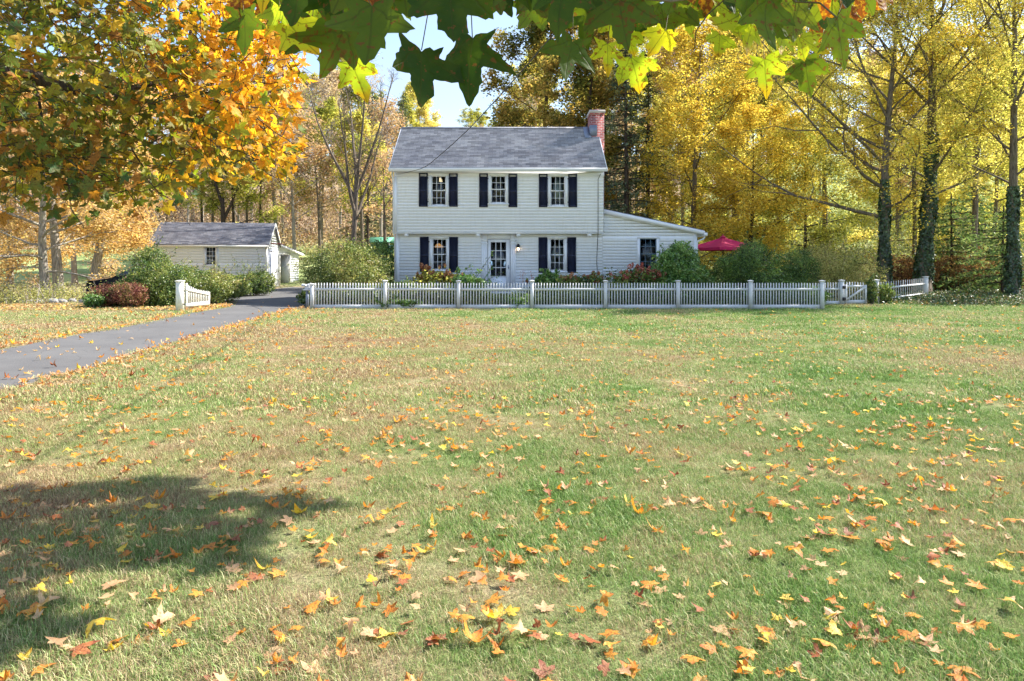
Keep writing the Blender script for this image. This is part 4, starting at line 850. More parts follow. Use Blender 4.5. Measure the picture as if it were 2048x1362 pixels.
# ---- far wood on the hillside
proto('round_a', tree_geo(11, 14, .22, .35, 15, 4.2, 6, 4, 9000, .26, twig=False))
proto('round_b', tree_geo(12, 16, .25, .42, 16, 3.8, 6, 4, 8500, .27, ang=(60, 20), twig=False))
proto('round_c', tree_geo(13, 12, .2, .25, 14, 4.6, 6, 4, 9000, .25, ang=(80, 30), twig=False))
proto('tall_a', tree_geo(14, 19, .26, .5, 15, 3.6, 6, 4, 7500, .27, ang=(55, 18), twig=False))
proto('bare_a', tree_geo(15, 16, .24, .3, 16, 4.2, 8, 5, 1300, .24, ang=(50, 15), up=.07, k2=3))
proto('bare_b', tree_geo(16, 13, .2, .25, 15, 4.4, 8, 5, 1900, .24, ang=(60, 20), up=.06, k2=3))
proto('cone_a', conifer_geo(17, 17, .24, 3.6, 34, 7))
rt_ = np.random.default_rng(21); keys_round = ['round_a', 'round_b', 'round_c', 'tall_a']
def zone(x, y):
    px = CX+x/y*F
    return 'left' if px < 560 else ('centre' if px < 1230 else 'right')
ZN = {'left': 'above the garage', 'centre': 'behind the house', 'right': 'beyond the patio umbrella'}
TYPE = {'tan': ('tan-leaved', 'tan'), 'rust': ('rust-leaved', 'rust'), 'yellow': ('bright yellow', 'yellow'), 'yg': ('yellow-green', 'yellowgreen'), 'bare': ('nearly bare grey', 'tan'), 'oak': ('bronze-green', 'oak'), 'cone': ('dark conifer', 'spruce')}
MIX = {'left': [('tan', .26), ('bare', .52), ('rust', .08), ('yg', .07), ('cone', .03), ('yellow', .04)], 'centre': [('tan', .14), ('bare', .32), ('yg', .22), ('yellow', .22), ('rust', .10), ('cone', .08)],
       'right': [('yellow', .42), ('yg', .26), ('tan', .14), ('bare', .06), ('rust', .06), ('cone', .06)]}
def far_tree(x, y, sc, ty=None):
    zn = zone(x, y)
    if ty is None: names, pr = zip(*MIX[zn]); ty = names[rt_.choice(len(names), p=np.array(pr)/sum(pr))]
    key = {'bare': ['bare_a', 'bare_b'][rt_.integers(2)], 'cone': 'cone_a'}.get(ty, keys_round[rt_.integers(len(keys_round))])
    wood = M['twig'] if ty == 'bare' else (M['barkd'] if ty == 'cone' else (M['bark'] if rt_.random() < .6 else M['barkg']))
    fm = FM['rust' if ty == 'bare' and rt_.random() < .3 else TYPE[ty][1]]
    inst('forest_tree', key, (wood, fm), f'{TYPE[ty][0]} tree in the wood on the slope {ZN[zn]}', x, y, rt_.uniform(0, 6.28), sc, f'{TYPE[ty][0]} trees of the wood {ZN[zn]}', rt_.uniform(.9, 1.12))
proto('high_a', tree_geo(18, 22, .28, .22, 24, 4.8, 7, 4, 15000, .25, ang=(75, 22), twig=False))
proto('high_b', tree_geo(19, 21, .26, .3, 22, 4.4, 7, 4, 13000, .25, ang=(65, 20), twig=False))
for y_, dx, sc in ((58, 5.2, .72), (65, 5.4, .78), (73, 5.6, .84), (82, 6.4, .9), (93, 7.0, .95), (106, 8.5, 1.05), (124, 10, 1.15), (145, 13, 1.2)):
    half = y_*.77; x_ = -half
    while x_ < half:
        xx = x_+rt_.uniform(-1.6, 1.6); yy = y_+rt_.uniform(-2.6, 2.6); px = CX+xx/yy*F; x_ += dx
        if 1530 < px < 1720 and y_ < 90: continue
        if y_ < 76 and 205 < px < 318: continue
        if y_ < 62 and (px < 330 or px > 1480 or 340 < px < 545): continue
        if 800 < px < 1010 and y_ < 80: continue
        s_ = sc*rt_.uniform(.85, 1.15)
        if 800 < px < 1000: s_ *= .72
        if px > 1230 and y_ > 100 and rt_.random() < .5: continue
        if px > 1230:
            nk = keys_round; keys_round = ['high_a', 'high_b']; far_tree(xx, yy, s_*(.95 if y_ < 100 else .85)); keys_round = nk
        else: far_tree(xx, yy, s_, 'yg' if 800 < px < 1000 and rt_.random() < .7 else None)
# ---- trees nearer the house, one by one
YL = (M['bark'], FM['yellow'])
def spec(name, label, px, D, geo, mats, rot=0, sc=1, **k): return place_tree(name, geo, mats, label, X(px, D), D, rot, sc, **k)
spec('bare_tree', 'grey bare tree forking into many limbs between garage and house', 697, 45, tree_geo(31, 13.8, .22, .4, 26, 3.6, 10, 8, 500, .12, up=.07, ang=(45, 14), lean=(.12, 0), fork=6, wander=.05, k2=3), (M['bark'], FM['rust']))
spec('oak_tree', 'tall bronze-green tree directly behind the house ridge', 1075, 47, tree_geo(32, 18, .3, .3, 20, 3.8, 8, 5, 26000, .21, up=.02, ang=(80, 30), k2=3), (M['barkd'], FM['oak']))
spec('oak_tree', 'broad dark bronze-green tree rising left of the chimney', 1165, 44, tree_geo(33, 15.0, .3, .25, 20, 3.4, 8, 5, 24000, .2, up=.02, ang=(85, 30), k2=3), (M['barkd'], FM['oak']))
spec('spruce_tree', 'dark thin spruce just right of the chimney', 1252, 41, conifer_geo(34, 15, .22, 2.5, 46, 6, .26, .06, 46, True), (M['barkd'], FM['spruce']))
spec('spruce_tree', 'second dark spruce with bare lower limbs above the wing roof', 1300, 46, conifer_geo(35, 16, .22, 2.5, 44, 6, .26, .1, 44, True), (M['barkd'], FM['spruce']))
spec('spruce_tree', 'dark spruce farther back between chimney and oak', 1215, 52, conifer_geo(36, 18, .22, 2.6, 42, 6, .28, .1, 42, True), (M['barkd'], FM['spruce']))
spec('maple_tree', 'golden maple with low sweeping boughs behind the wing roof', 1385, 43, tree_geo(37, 15.5, .22, .12, 26, 4.4, 8, 5, 46000, .14, up=.01, ang=(85, 35), k2=3), (M['bark'], FM['gold']))
spec('maple_tree', 'tall slender yellow tree behind the red umbrella', 1465, 48, tree_geo(38, 21, .22, .22, 26, 5.0, 8, 5, 42000, .15, up=.03, ang=(70, 25), k2=3), (M['bark'], FM['yellow']))
spec('maple_tree', 'yellow-green tree behind the umbrella with two thin stems', 1560, 52, tree_geo(39, 22, .24, .28, 24, 5.4, 8, 5, 40000, .16, up=.03, ang=(70, 25), k2=3, fork=2), (M['bark'], FM['yellowgreen']))
spec('maple_tree', 'tall yellow tree filling the gap above the pasture', 1650, 55, tree_geo(40, 23, .24, .36, 24, 5.8, 8, 5, 40000, .16, up=.03, ang=(70, 25), k2=3), (M['bark'], FM['yellow']))
spec('maple_tree', 'low spreading golden tree above the umbrella', 1500, 41, tree_geo(81, 9.5, .16, .14, 22, 3.8, 8, 5, 42000, .12, up=-.005, ang=(88, 40), k2=3), (M['barkd'], FM['gold']))
spec('maple_tree', 'low yellow-green tree between umbrella and ivy trunks', 1610, 43, tree_geo(82, 8.5, .15, .30, 20, 3.4, 8, 5, 26000, .12, up=-.01, ang=(88, 40), k2=3), (M['barkd'], FM['yellowgreen']))
spec('maple_tree', 'yellow tree filling behind the thickest ivy trunk', 1830, 50, tree_geo(83, 15, .18, .16, 24, 4.6, 8, 5, 40000, .15, up=.01, ang=(80, 30), k2=3), (M['bark'], FM['yellow']))
spec('maple_tree', 'yellow tree behind the right edge ivy trunk', 1990, 52, tree_geo(84, 16, .18, .16, 24, 4.8, 8, 5, 40000, .15, up=.01, ang=(80, 30), k2=3), (M['bark'], FM['yellow']))
def ivy(tree, tr_h, r, seed, n=5200, key=(41, 16, .05)):
    rng = np.random.default_rng(seed); g = Geo(); z = tr_h*rng.random(n)**1.15; a = rng.uniform(0, 2*np.pi, n); rad = r*(1-.35*z/tr_h)*(1+.22*np.sin(z*2.1+a*2)+rng.normal(0, .10, n))
    TP = path(np.random.default_rng(key[0]), (0, 0, -.3), (0, 0, 1), key[1], 12, key[2], .02); bx = np.interp(z, TP[:, 2], TP[:, 0]); by = np.interp(z, TP[:, 2], TP[:, 1])
    C = np.stack([bx+rad*np.cos(a), by+rad*np.sin(a), z], -1); cards(g, C, .11, rng, 0, .85, N_=np.stack([np.cos(a), np.sin(a), .2*np.ones(n)], -1)); part('ivy', g, FM['ivy'], tree)
g1 = tree_geo(41, 16, .27, .22, 30, 7.6, 9, 6, 70000, .105, up=.035, ang=(78, 30), asym=(-.75, -.1), k2=3, wander=.10, jit=.16)
t, _, _ = spec('ivy_maple', 'yellow maple with ivy-clad trunk behind the slanted fence, left one', 1771, 35, g1, (M['bark'], FM['gold'])); ivy(t, 5.6, .29, 51, 5600, (41, 16, .03))
g2 = tree_geo(42, 19, .34, .27, 30, 6.6, 9, 6, 70000, .105, up=.04, ang=(70, 22), k2=3, wander=.09, jit=.16)
t, _, _ = spec('ivy_maple', 'thickest ivy-clad maple standing behind the last fence post', 1846, 35.5, g2, (M['bark'], FM['yellow'])); ivy(t, 8.0, .37, 52, 8500, (42, 19, .027))
g3 = tree_geo(43, 18, .23, .25, 26, 5.6, 9, 6, 42000, .11, up=.05, ang=(60, 20), k2=3, wander=.05, jit=.16)
t, _, _ = spec('ivy_maple', 'thin-leaved yellow tree with ivy trunk at the right edge', 2026, 32, g3, (M['bark'], FM['yellow'])); ivy(t, 5.0, .28, 53, 4600, (43, 18, .015))
spec('maple_tree', 'slim yellow tree rising between the last two ivy trunks', 1945, 42, tree_geo(44, 21, .2, .3, 22, 5.2, 8, 5, 38000, .14, up=.05, ang=(55, 20), k2=3), (M['bark'], FM['yellow']))
spec('young_pine', 'soft green young pine with a bent stem right of the slanted fence', 1902, 38, conifer_geo(45, 5.6, .09, 2.6, 14, 5, .3, .12, 46), (M['barkd'], FM['pine']))
spec('young_pine', 'feathery green pine at the right edge of the photo', 2005, 34, conifer_geo(46, 4.6, .08, 2.2, 12, 5, .28, .2, 44), (M['barkd'], FM['pine']))
spec('young_pine', 'small loose pine between the two ivy trunks', 1962, 44, conifer_geo(47, 7, .1, 2.8, 16, 5, .32, .1, 44), (M['barkd'], FM['pine']))
# left side
gl1 = tree_geo(61, 8.5, .22, .16, 26, 4.8, 8, 6, 40000, .12, up=-.01, ang=(88, 45), k2=3, wander=.09, jit=.2)
spec('maple_tree', 'pale orange maple with a rough double trunk at the left edge', 92, 31, gl1, (M['barkg'], FM['pale']))
t, _, _ = spec('maple_tree', 'grey trunk close beside the left edge maple', 118, 33, tree_geo(62, 9, .26, .5, 8, 3.2, 5, 4, 1500, .13, up=.02, ang=(80, 35), k2=3), (M['barkg'], FM['pale']))
spec('maple_tree', 'leaning grey trunk with pale orange boughs behind the parked car', 182, 36, tree_geo(63, 11, .25, .20, 24, 2.7, 8, 6, 34000, .12, up=-.01, ang=(88, 40), lean=(.10, 0), k2=3, wander=.08, jit=.2), (M['barkg'], FM['pale']))
spec('maple_tree', 'pale orange tree behind the double trunk at the far left', 20, 38, tree_geo(85, 10, .2, .14, 24, 4.2, 8, 6, 30000, .13, up=-.01, ang=(88, 45), k2=3, wander=.09, jit=.2), (M['barkg'], FM['pale']))
spec('maple_tree', 'tan-orange tree between the left trunks farther back', 150, 47, tree_geo(86, 11, .2, .14, 24, 4.0, 8, 6, 26000, .15, up=-.01, ang=(85, 40), k2=3, wander=.09, jit=.2), (M['twig'], FM['tan']))
spec('maple_tree', 'yellow-green tree behind the garage roof with dark stems', 448, 54, tree_geo(64, 10.5, .26, .35, 16, 4.2, 8, 5, 16000, .17, up=.02, ang=(80, 30), fork=2, k2=3), (M['barkd'], FM['yellowgreen']))
spec('maple_tree', 'rust and tan tree right of the garage ridge', 590, 58, tree_geo(65, 12, .18, .3, 20, 4.4, 9, 6, 7000, .18, up=.03, ang=(70, 25), k2=3), (M['twig'], FM['rust']))
spec('maple_tree', 'grey-twigged tan tree between the garage and the bare tree', 640, 66, tree_geo(66, 15, .2, .3, 22, 5.0, 10, 7, 3500, .2, up=.05, ang=(60, 20), k2=3), (M['twig'], FM['tan']))
spec('maple_tree', 'tan and grey tree left of the house corner', 762, 62, tree_geo(67, 12.5, .2, .3, 20, 3.8, 10, 6, 4500, .2, up=.05, ang=(60, 20), k2=3), (M['twig'], FM['rust']))
for k, (pxx, D, h_) in enumerate(((405, 56, 9), (425, 60, 10), (470, 55, 9.5), (494, 57, 10), (520, 62, 11), (770, 50, 8), (735, 55, 9), (640, 58, 9))):
    spec('thin_tree', 'straight thin dark trunk at the wood edge '+('behind the garage roof' if k < 5 else 'left of the house'), pxx, D, tree_geo(70+k, h_, .17, .5, 9, 2.6, 5, 4, 2500, .18, k2=3), ((M['barkd'], M['bark'])[k % 2], FM['rust' if k % 2 else 'yellowgreen']), group='thin trunks '+('behind the garage' if k < 5 else 'left of the house'))
# ---- shrubs
def shrub(name, label, lumps, n, leaf, fm, seed, shoots=0, stems=6, cat='shrub', fill=.35, shoot_len=.5, group=None, extra=None):
    """lumps: (px, py, D, rx, rz, ry) ellipsoids in photo terms; leaves sit mostly near the skin, on twigs"""
    rng = np.random.default_rng(seed); c0 = np.mean([wp(l[0], l[1], l[2]) for l in lumps], 0); c0[2] = 0
    t = world_root(thing(name, label, cat, c0, 0, group)); g = Geo(); w = Geo(); vol = np.array([l[3]*l[4] for l in lumps]); vol = vol/vol.sum()
    for l, v in zip(lumps, vol):
        c = wp(l[0], l[1], l[2]); r = np.array((l[3], l[5], l[4])); m = int(n*v); d = nrm(rng.normal(0, 1, (m, 3))); rad = np.where(rng.random(m) < fill, rng.random(m)**.5, 1+rng.normal(0, .07, m))
        bump = 1+.16*np.sin(d[:, 0]*7+seed)*np.sin(d[:, 2]*6+seed*2)+.10*np.sin(d[:, 1]*11+d[:, 0]*9)
        C = c+d*r*(rad*bump)[:, None]; C = C[C[:, 2] > .02]; cards(g, C, leaf, rng, .15, .6, N_=nrm((C-c)/r)*.6)
        for k in range(int(stems*3*v)+2):
            d_ = nrm(rng.normal(0, 1, 3)*(1, 1, .4)+(0, 0, .9)); e = c+d_*r*rng.uniform(.8, 1.0); b = np.array((c[0]+rng.normal(0, .15), c[1]+rng.normal(0, .15), 0)); mid = (b+e)/2+rng.normal(0, .08, 3); w.tube([b, mid, e], [.016, .011, .005], 4, False)
        for k in range(int(shoots*v+.5)):
            d_ = nrm(rng.normal(0, 1, 3)*(1, .6, .5)+(0, -.1, .75)); p = c+d_*r*.9; P = path(rng, p, d_, shoot_len*rng.uniform(.5, 1.3), 6, .12, -.03); w.tube(P, [.006]*7, 3, False)
            C = P[rng.integers(1, 7, 16)]+rng.normal(0, .035, (16, 3)); cards(g, C, leaf*1.1, rng, .1)
    part('foliage', g, fm, t); part('stems', w, M['twigd'], t); return t
shrub('large_shrub', 'largest dark bush on the left hiding the parked car', [(322, 572, 25.6, 1.15, .80, 1.0), (275, 590, 25.0, .85, .55, .7), (340, 600, 25.2, .5, .5, .6), (303, 528, 26.6, .55, .58, .6), (382, 566, 26.9, .8, .5, .7)], 34000, .065, FM['shrub'], 101, 70, shoot_len=.6)
shrub('garage_shrub', 'yellowing bush under the garage window', [(430, 566, 27.5, .75, .40, .7), (452, 578, 27, .6, .45, .5), (425, 580, 26.2, .6, .42, .5)], 15000, .06, FM['shrubmix'], 102, 40)
shrub('garage_shrub', 'mixed green bush with long shoots at the garage corner', [(485, 568, 33, .95, .42, .8), (518, 566, 33.5, .7, .52, .6), (475, 575, 32, .6, .35, .5)], 14000, .07, FM['shrub'], 103, 40, shoot_len=.9)
shrub('low_shrub', 'wine-red low bush in front of the parked car', [(226, 590, 24.6, .7, .34, .5), (262, 588, 24.2, .5, .36, .5), (200, 602, 25.5, .35, .2, .4)], 9000, .06, FM['redshrub'], 104, 20, shoot_len=.3)
shrub('low_shrub', 'small yellow-green sprout bush below the red one', [(188, 602, 24, .32, .2, .3)], 1800, .06, FM['brightshrub'], 105, 8, shoot_len=.25)
shrub('round_shrub', 'big round yellow-topped bush leaning over the fence left of the house', [(690, 535, 26.2, 1.45, .85, .95), (720, 560, 25.4, .9, .55, .6), (650, 560, 26, .75, .55, .7), (715, 520, 27, .75, .55, .7)], 30000, .06, FM['shrubmix'], 106, 70, shoot_len=.45)
shrub('dark_shrub', 'dark ivy-like bush squeezed against the left house corner', [(775, 540, 29.5, .5, 1.1, .8), (758, 505, 31, .45, .5, .6)], 9000, .07, FM['darkshrub'], 107, 10)
shrub('green_shrub', 'fresh green bush covering the right side of the wing window', [(1355, 535, 26.2, .85, .72, .7), (1385, 558, 25.6, .7, .45, .5), (1335, 560, 26, .5, .45, .5), (1360, 508, 26.6, .5, .4, .5)], 15000, .085, FM['brightshrub'], 108, 30, shoot_len=.35)
shrub('juniper_shrub', 'wide dark juniper-like bush spilling over the fence on the right', [(1500, 540, 25.4, .9, .75, .8), (1465, 545, 26, .7, .6, .7), (1525, 575, 24.6, .55, .5, .5), (1505, 508, 26.5, .5, .45, .5)], 24000, .06, FM['darkshrub'], 109, 60, shoot_len=.45)
shrub('juniper_shrub', 'rounded dark green bush right of the spilling one', [(1590, 540, 27.5, .85, .72, .7), (1570, 560, 26.8, .7, .5, .6)], 15000, .055, FM['darkshrub'], 110, 20)
shrub('brush_shrub', 'loose yellow-green thicket behind the small garden gate', [(1665, 545, 31, 1.3, .9, .8), (1720, 555, 31.5, 1.0, .7, .8), (1640, 530, 33, .8, .8, .7)], 13000, .07, FM['brush'], 111, 50, shoot_len=.8)
shrub('vine_clump', 'green vine smothering the post right of the garden gate', [(1742, 585, 26.4, .22, .45, .22), (1765, 590, 27, .4, .35, .25)], 3500, .07, FM['shrub'], 112, 14, shoot_len=.3)
for k, (pxx, rx, lab) in enumerate(((1810, 1.5, 'dark brown thicket behind the slanted fence'), (1900, 1.6, 'russet thicket right of the last fence post'), (1985, 1.5, 'dim brown thicket at the right edge'))):
    shrub('thicket', lab, [(pxx, 548, 37+k, rx, .85, .8), (pxx+40, 560, 38+k, 1.0, .8, .7)], 9000, .10, FM['darkbrush'], 113+k, 40, stems=16, shoot_len=.9)
# hedge-like understorey between trunks
rb = np.random.default_rng(88)
def understorey(name, label, xs_, ys_, n, leaf, fm, hmax, seed, stemn=400):
    rng = np.random.default_rng(seed); g = Geo(); w = Geo(); m = n//60
    cx = rng.uniform(xs_[0], xs_[1], m); cyy = rng.uniform(ys_[0], ys_[1], m); h = hmax*(.4+.6*rng.random(m))
    for a, b, hh in zip(cx, cyy, h):
        z = float(terr(a, b)); C = np.array((a, b, z+hh*.5))+rng.normal(0, 1, (60, 3))*(.6, .6, hh*.28); C[:, 2] = np.maximum(C[:, 2], z+.03); cards(g, C, leaf, rng, .2)
    for k in range(stemn):
        a, b = rng.uniform(*xs_), rng.uniform(*ys_); z = float(terr(a, b)); P = path(rng, (a, b, z), (rng.normal(0, .4), rng.normal(0, .4), 1), hmax*rng.uniform(.5, 1.3), 4, .15); w.tube(P, [.02, .015, .01, .008, .005], 3, False)
    g2_ = Geo(); g2_.merge(g); 
    for V, Fc, mi, uv in zip(w.v, w.f, w.mi, w.uv): g2_.v.append(V); g2_.f.append(Fc+g.n); g2_.mi.append(mi+1); g2_.uv.append(uv)
    g2_.n += w.n; return single(name, g2_, [fm, M['twig']], label, 'undergrowth', kind='stuff')
understorey('undergrowth', 'tangled grey-green weeds along the far left edge of the lawn', (-32, -17.3), (26, 30.5), 34000, .07, FM['brush'], .8, 131, 400)
understorey('undergrowth', 'brown brush under the trees of the left hillside', (-60, 3), (72, 96), 26000, .22, FM['darkbrush'], 2.6, 132, 500)
understorey('undergrowth', 'scrub along the foot of the wood behind the house', (-12, 24), (50, 66), 24000, .18, FM['brush'], 2.2, 133, 500)
understorey('undergrowth', 'dim scrub beneath the trees on the far right', (16, 48), (38, 56), 64000, .12, FM['shrubmix'], 3.6, 134, 700)
understorey('undergrowth', 'tall scrub right of the house below the yellow trees', (8, 30), (62, 74), 15000, .2, FM['brush'], 1.6, 135, 200)
understorey('undergrowth', 'pale scrub climbing the slope behind the right-hand trees', (26, 70), (60, 100), 40000, .24, FM['yellowgreen'], 4.5, 137, 300)
understorey('undergrowth', 'tan saplings along the slope behind the garage', (-52, -6), (60, 90), 34000, .22, FM['tan'], 4.0, 138, 500)
understorey('undergrowth', 'golden saplings behind the wing roof', (6, 24), (54, 80), 24000, .2, FM['yellowgreen'], 4.2, 139, 300)
understorey('ground_cover', 'dark ivy carpet in front of the right-hand trees', (14.2, 34), (25.2, 38), 56000, .08, FM['ivycover'], .22, 136, 60)
# flower bed plants
def hydrangea(label, blobs, seed, fm, leaf_fm=None):
    rng = np.random.default_rng(seed); c0 = wp(*blobs[0][:3]); c0[2] = 0; t = world_root(thing('hydrangea', label, 'flowering shrub', c0)); g = Geo(); lf = Geo(); w = Geo()
    for (px, py, D, sx, sz, n) in blobs:
        c = wp(px, py, D)
        for k in range(n):
            q = c+rng.normal(0, 1, 3)*(sx*.5, .2, sz*.45); r_ = rng.uniform(.055, .095); d = nrm(rng.normal(0, 1, (55, 3))); cards(g, q+d*r_*(.75, .75, 1.05), .05, rng, 0, .9, N_=d)
            w.tube([(c[0]+rng.normal(0, .1), c[1], 0), (q+c)/2-(0, 0, .15), q], [.012, .008, .005], 4, False)
        m = n*26; C = c+rng.normal(0, 1, (m, 3))*(sx*.55, .25, sz*.5)-(0, 0, sz*.55); C[:, 2] = np.maximum(C[:, 2], .05); cards(lf, C, .11, rng, .3, .7)
    part('blossoms', g, fm, t); part('foliage', lf, leaf_fm or FM['shrub'], t); part('stems', w, M['twigd'], t)
hydrangea('tall rusty hydrangea in front of the lower left shutter', [(850, 540, 26.6, .2, .3, 6), (872, 548, 26.4, .5, .28, 18), (902, 552, 26.4, .4, .22, 13), (845, 556, 26.5, .35, .22, 9)], 141, FM['hydo'], FM['yellowgreen'])
hydrangea('row of russet hydrangea heads below the lower right window', [(1115, 559, 26.6, .8, .17, 20), (1150, 556, 26.6, .7, .2, 20), (1190, 558, 26.6, .5, .17, 14), (1187, 549, 26.5, .12, .15, 4)], 142, FM['hydo'])
hydrangea('full dusky red hydrangea under the wing window', [(1280, 547, 26.0, .85, .34, 55), (1248, 556, 26.0, .5, .22, 16), (1308, 550, 26.0, .45, .3, 22)], 143, FM['hydr'])
shrub('bed_plant', 'bright leafy plant by the fence left of the door', [(925, 563, 25.4, .35, .22, .3), (945, 570, 25.2, .4, .25, .3)], 2600, .10, FM['brightshrub'], 151, 8, shoot_len=.4, stems=3)
shrub('bed_plant', 'green leafy plant at the left end of the right flower bed', [(1096, 560, 26, .38, .25, .3)], 1600, .12, FM['brightshrub'], 152, 5, shoot_len=.3, stems=3)
shrub('bed_plant', 'yellow-green sprig bush growing through the fence below the door', [(1035, 606, 23.9, .32, .18, .25)], 1500, .06, FM['brightshrub'], 153, 12, shoot_len=.22, stems=3)
shrub('bed_plant', 'low weeds behind the fence left of the first bay', [(640, 596, 25, .7, .3, .4), (720, 592, 24.6, .9, .35, .4), (800, 588, 25, .9, .38, .4), (880, 590, 25, .9, .36, .4), (940, 594, 25, .7, .32, .4)], 26000, .08, FM['shrub'], 154, 20, shoot_len=.35, stems=4)
shrub('bed_plant', 'low weeds behind the fence right of the door', [(1050, 600, 24.8, .7, .22, .4), (1110, 590, 25.2, .9, .36, .4), (1180, 590, 25.2, .9, .36, .4), (1260, 588, 25.2, .9, .38, .4), (990, 600, 25, .6, .22, .4)], 24000, .08, FM['shrub'], 155, 20, shoot_len=.35, stems=4)
shrub('bed_plant', 'shaded plants behind the fence under the green bush', [(1330, 590, 25, .9, .38, .4), (1410, 588, 25.2, 1.0, .4, .4), (1490, 590, 25, .9, .38, .4), (1570, 588, 25, 1.0, .4, .4), (1620, 592, 25, .6, .34, .4)], 24000, .08, FM['darkshrub'], 156, 12, shoot_len=.35, stems=4)
shrub('bed_plant', 'ivy tangle at the foot of the fence left of the house corner', [(815, 607, 23.8, .45, .12, .2), (770, 610, 23.8, .2, .1, .2)], 1700, .08, FM['darkshrub'], 157, 6, shoot_len=.25, stems=2)
# tall arching spray in front of the door and two seed stalks
t = world_root(thing('rose_canes', 'long pale green arching canes in front of the front door', 'plant', (X(940, 26.5), 26.5, 0))); g = Geo(); w = Geo(); rr_ = np.random.default_rng(161)
for (a, b, c) in (((920, 600), (960, 545), (985, 505)), ((920, 600), (965, 560), (1008, 545)), ((930, 600), (975, 555), (985, 530)), ((915, 600), (935, 560), (945, 540)), ((925, 600), (975, 570), (1000, 562))):
    P = np.array([wp(*a, 26.5), wp(*b, 26.4), wp(*c, 26.3)]); s_ = np.linspace(0, 1, 14)[:, None]; Q = P[0]*(1-s_)**2+P[1]*1.0*2*s_*(1-s_)+P[2]*s_**2; w.tube(Q, np.linspace(.012, .005, 14), 4, False); C = Q[rr_.integers(4, 14, 60)]+rr_.normal(0, .06, (60, 3)); cards(g, C, .07, rr_, .2)
part('canes', w, M['stem'], t); part('foliage', g, FM['brightshrub'], t)
for pxx, pyt in ((1046, 541), (1063, 547)):
    g = Geo(); q = wp(pxx, pyt, 26); g.tube([(q[0], q[1], 0), q], [.01, .006], 4, False); C = q+np.random.default_rng(pxx).normal(0, 1, (50, 3))*(.05, .05, .18)-(0, 0, .15); cards(g, C, .04, rr_, .1); single('seed_stalk', g, FM['hydr'], 'pinkish dry seed stalk right of the door, '+('taller one' if pxx == 1046 else 'shorter one'), 'plant', (q[0], q[1], 0))
# low stones at the left field edge
g_ = np.random.default_rng(171)
for k in range(9):
    pxx = 10+k*23+g_.uniform(-6, 6); D = 27.3+g_.uniform(-.5, .5); s_ = g_.uniform(.13, .24); g = Geo(); nl = 7; V = []
    for a in range(nl):
        for b in range(9): ph = math.pi*a/(nl-1); th_ = 2*math.pi*b/9; V.append(np.array((math.sin(ph)*math.cos(th_)*1.3, math.sin(ph)*math.sin(th_), math.cos(ph)*.75))*s_*(1+g_.normal(0, .07)))
    g.add(np.array(V)+(X(pxx, D), D, s_*.4), [(a*9+b, (a+1)*9+b, (a+1)*9+(b+1) % 9, a*9+(b+1) % 9) for a in range(nl-1) for b in range(9)]); single('field_stone', g, M['stone'], 'mossy grey field stone half hidden in the weeds at the left lawn edge', 'stone', (X(pxx, D), D, 0), 'field stones at the left lawn edge', True)
# ================================================================== GRASS (instanced tufts; nobody could count it)
def tuft(seed, n, h, w, spread):
    rng = np.random.default_rng(seed); g = Geo(); b = rng.normal(0, spread, (n, 2)); hh = h*rng.uniform(.5, 1.25, n); a = rng.uniform(0, 2*np.pi, n); ln = rng.uniform(.2, 1.5, n)*hh
    dx, dy = np.cos(a), np.sin(a); px_, py_ = -dy*w/2, dx*w/2; z0_ = np.zeros(n)
    V = np.stack([np.stack([b[:, 0]-px_, b[:, 1]-py_, z0_-.004], -1), np.stack([b[:, 0]+px_, b[:, 1]+py_, z0_-.004], -1),
                  np.stack([b[:, 0]+dx*ln*.35+px_*.8, b[:, 1]+dy*ln*.35+py_*.8, hh*.6], -1), np.stack([b[:, 0]+dx*ln*.35-px_*.8, b[:, 1]+dy*ln*.35-py_*.8, hh*.6], -1), np.stack([b[:, 0]+dx*ln, b[:, 1]+dy*ln, hh*.98-ln*.12], -1)], 1)
    i = np.arange(n)*5; g.v.append(V.reshape(-1, 3)); g.uv.append(np.zeros((n*5, 2))); g.n = n*5
    g.f.append(np.stack([i, i+1, i+2, i+3], -1)); g.mi.append(np.zeros(n, int)); g.f.append(np.stack([i+3, i+2, i+4], -1)); g.mi.append(np.zeros(n, int)); return g
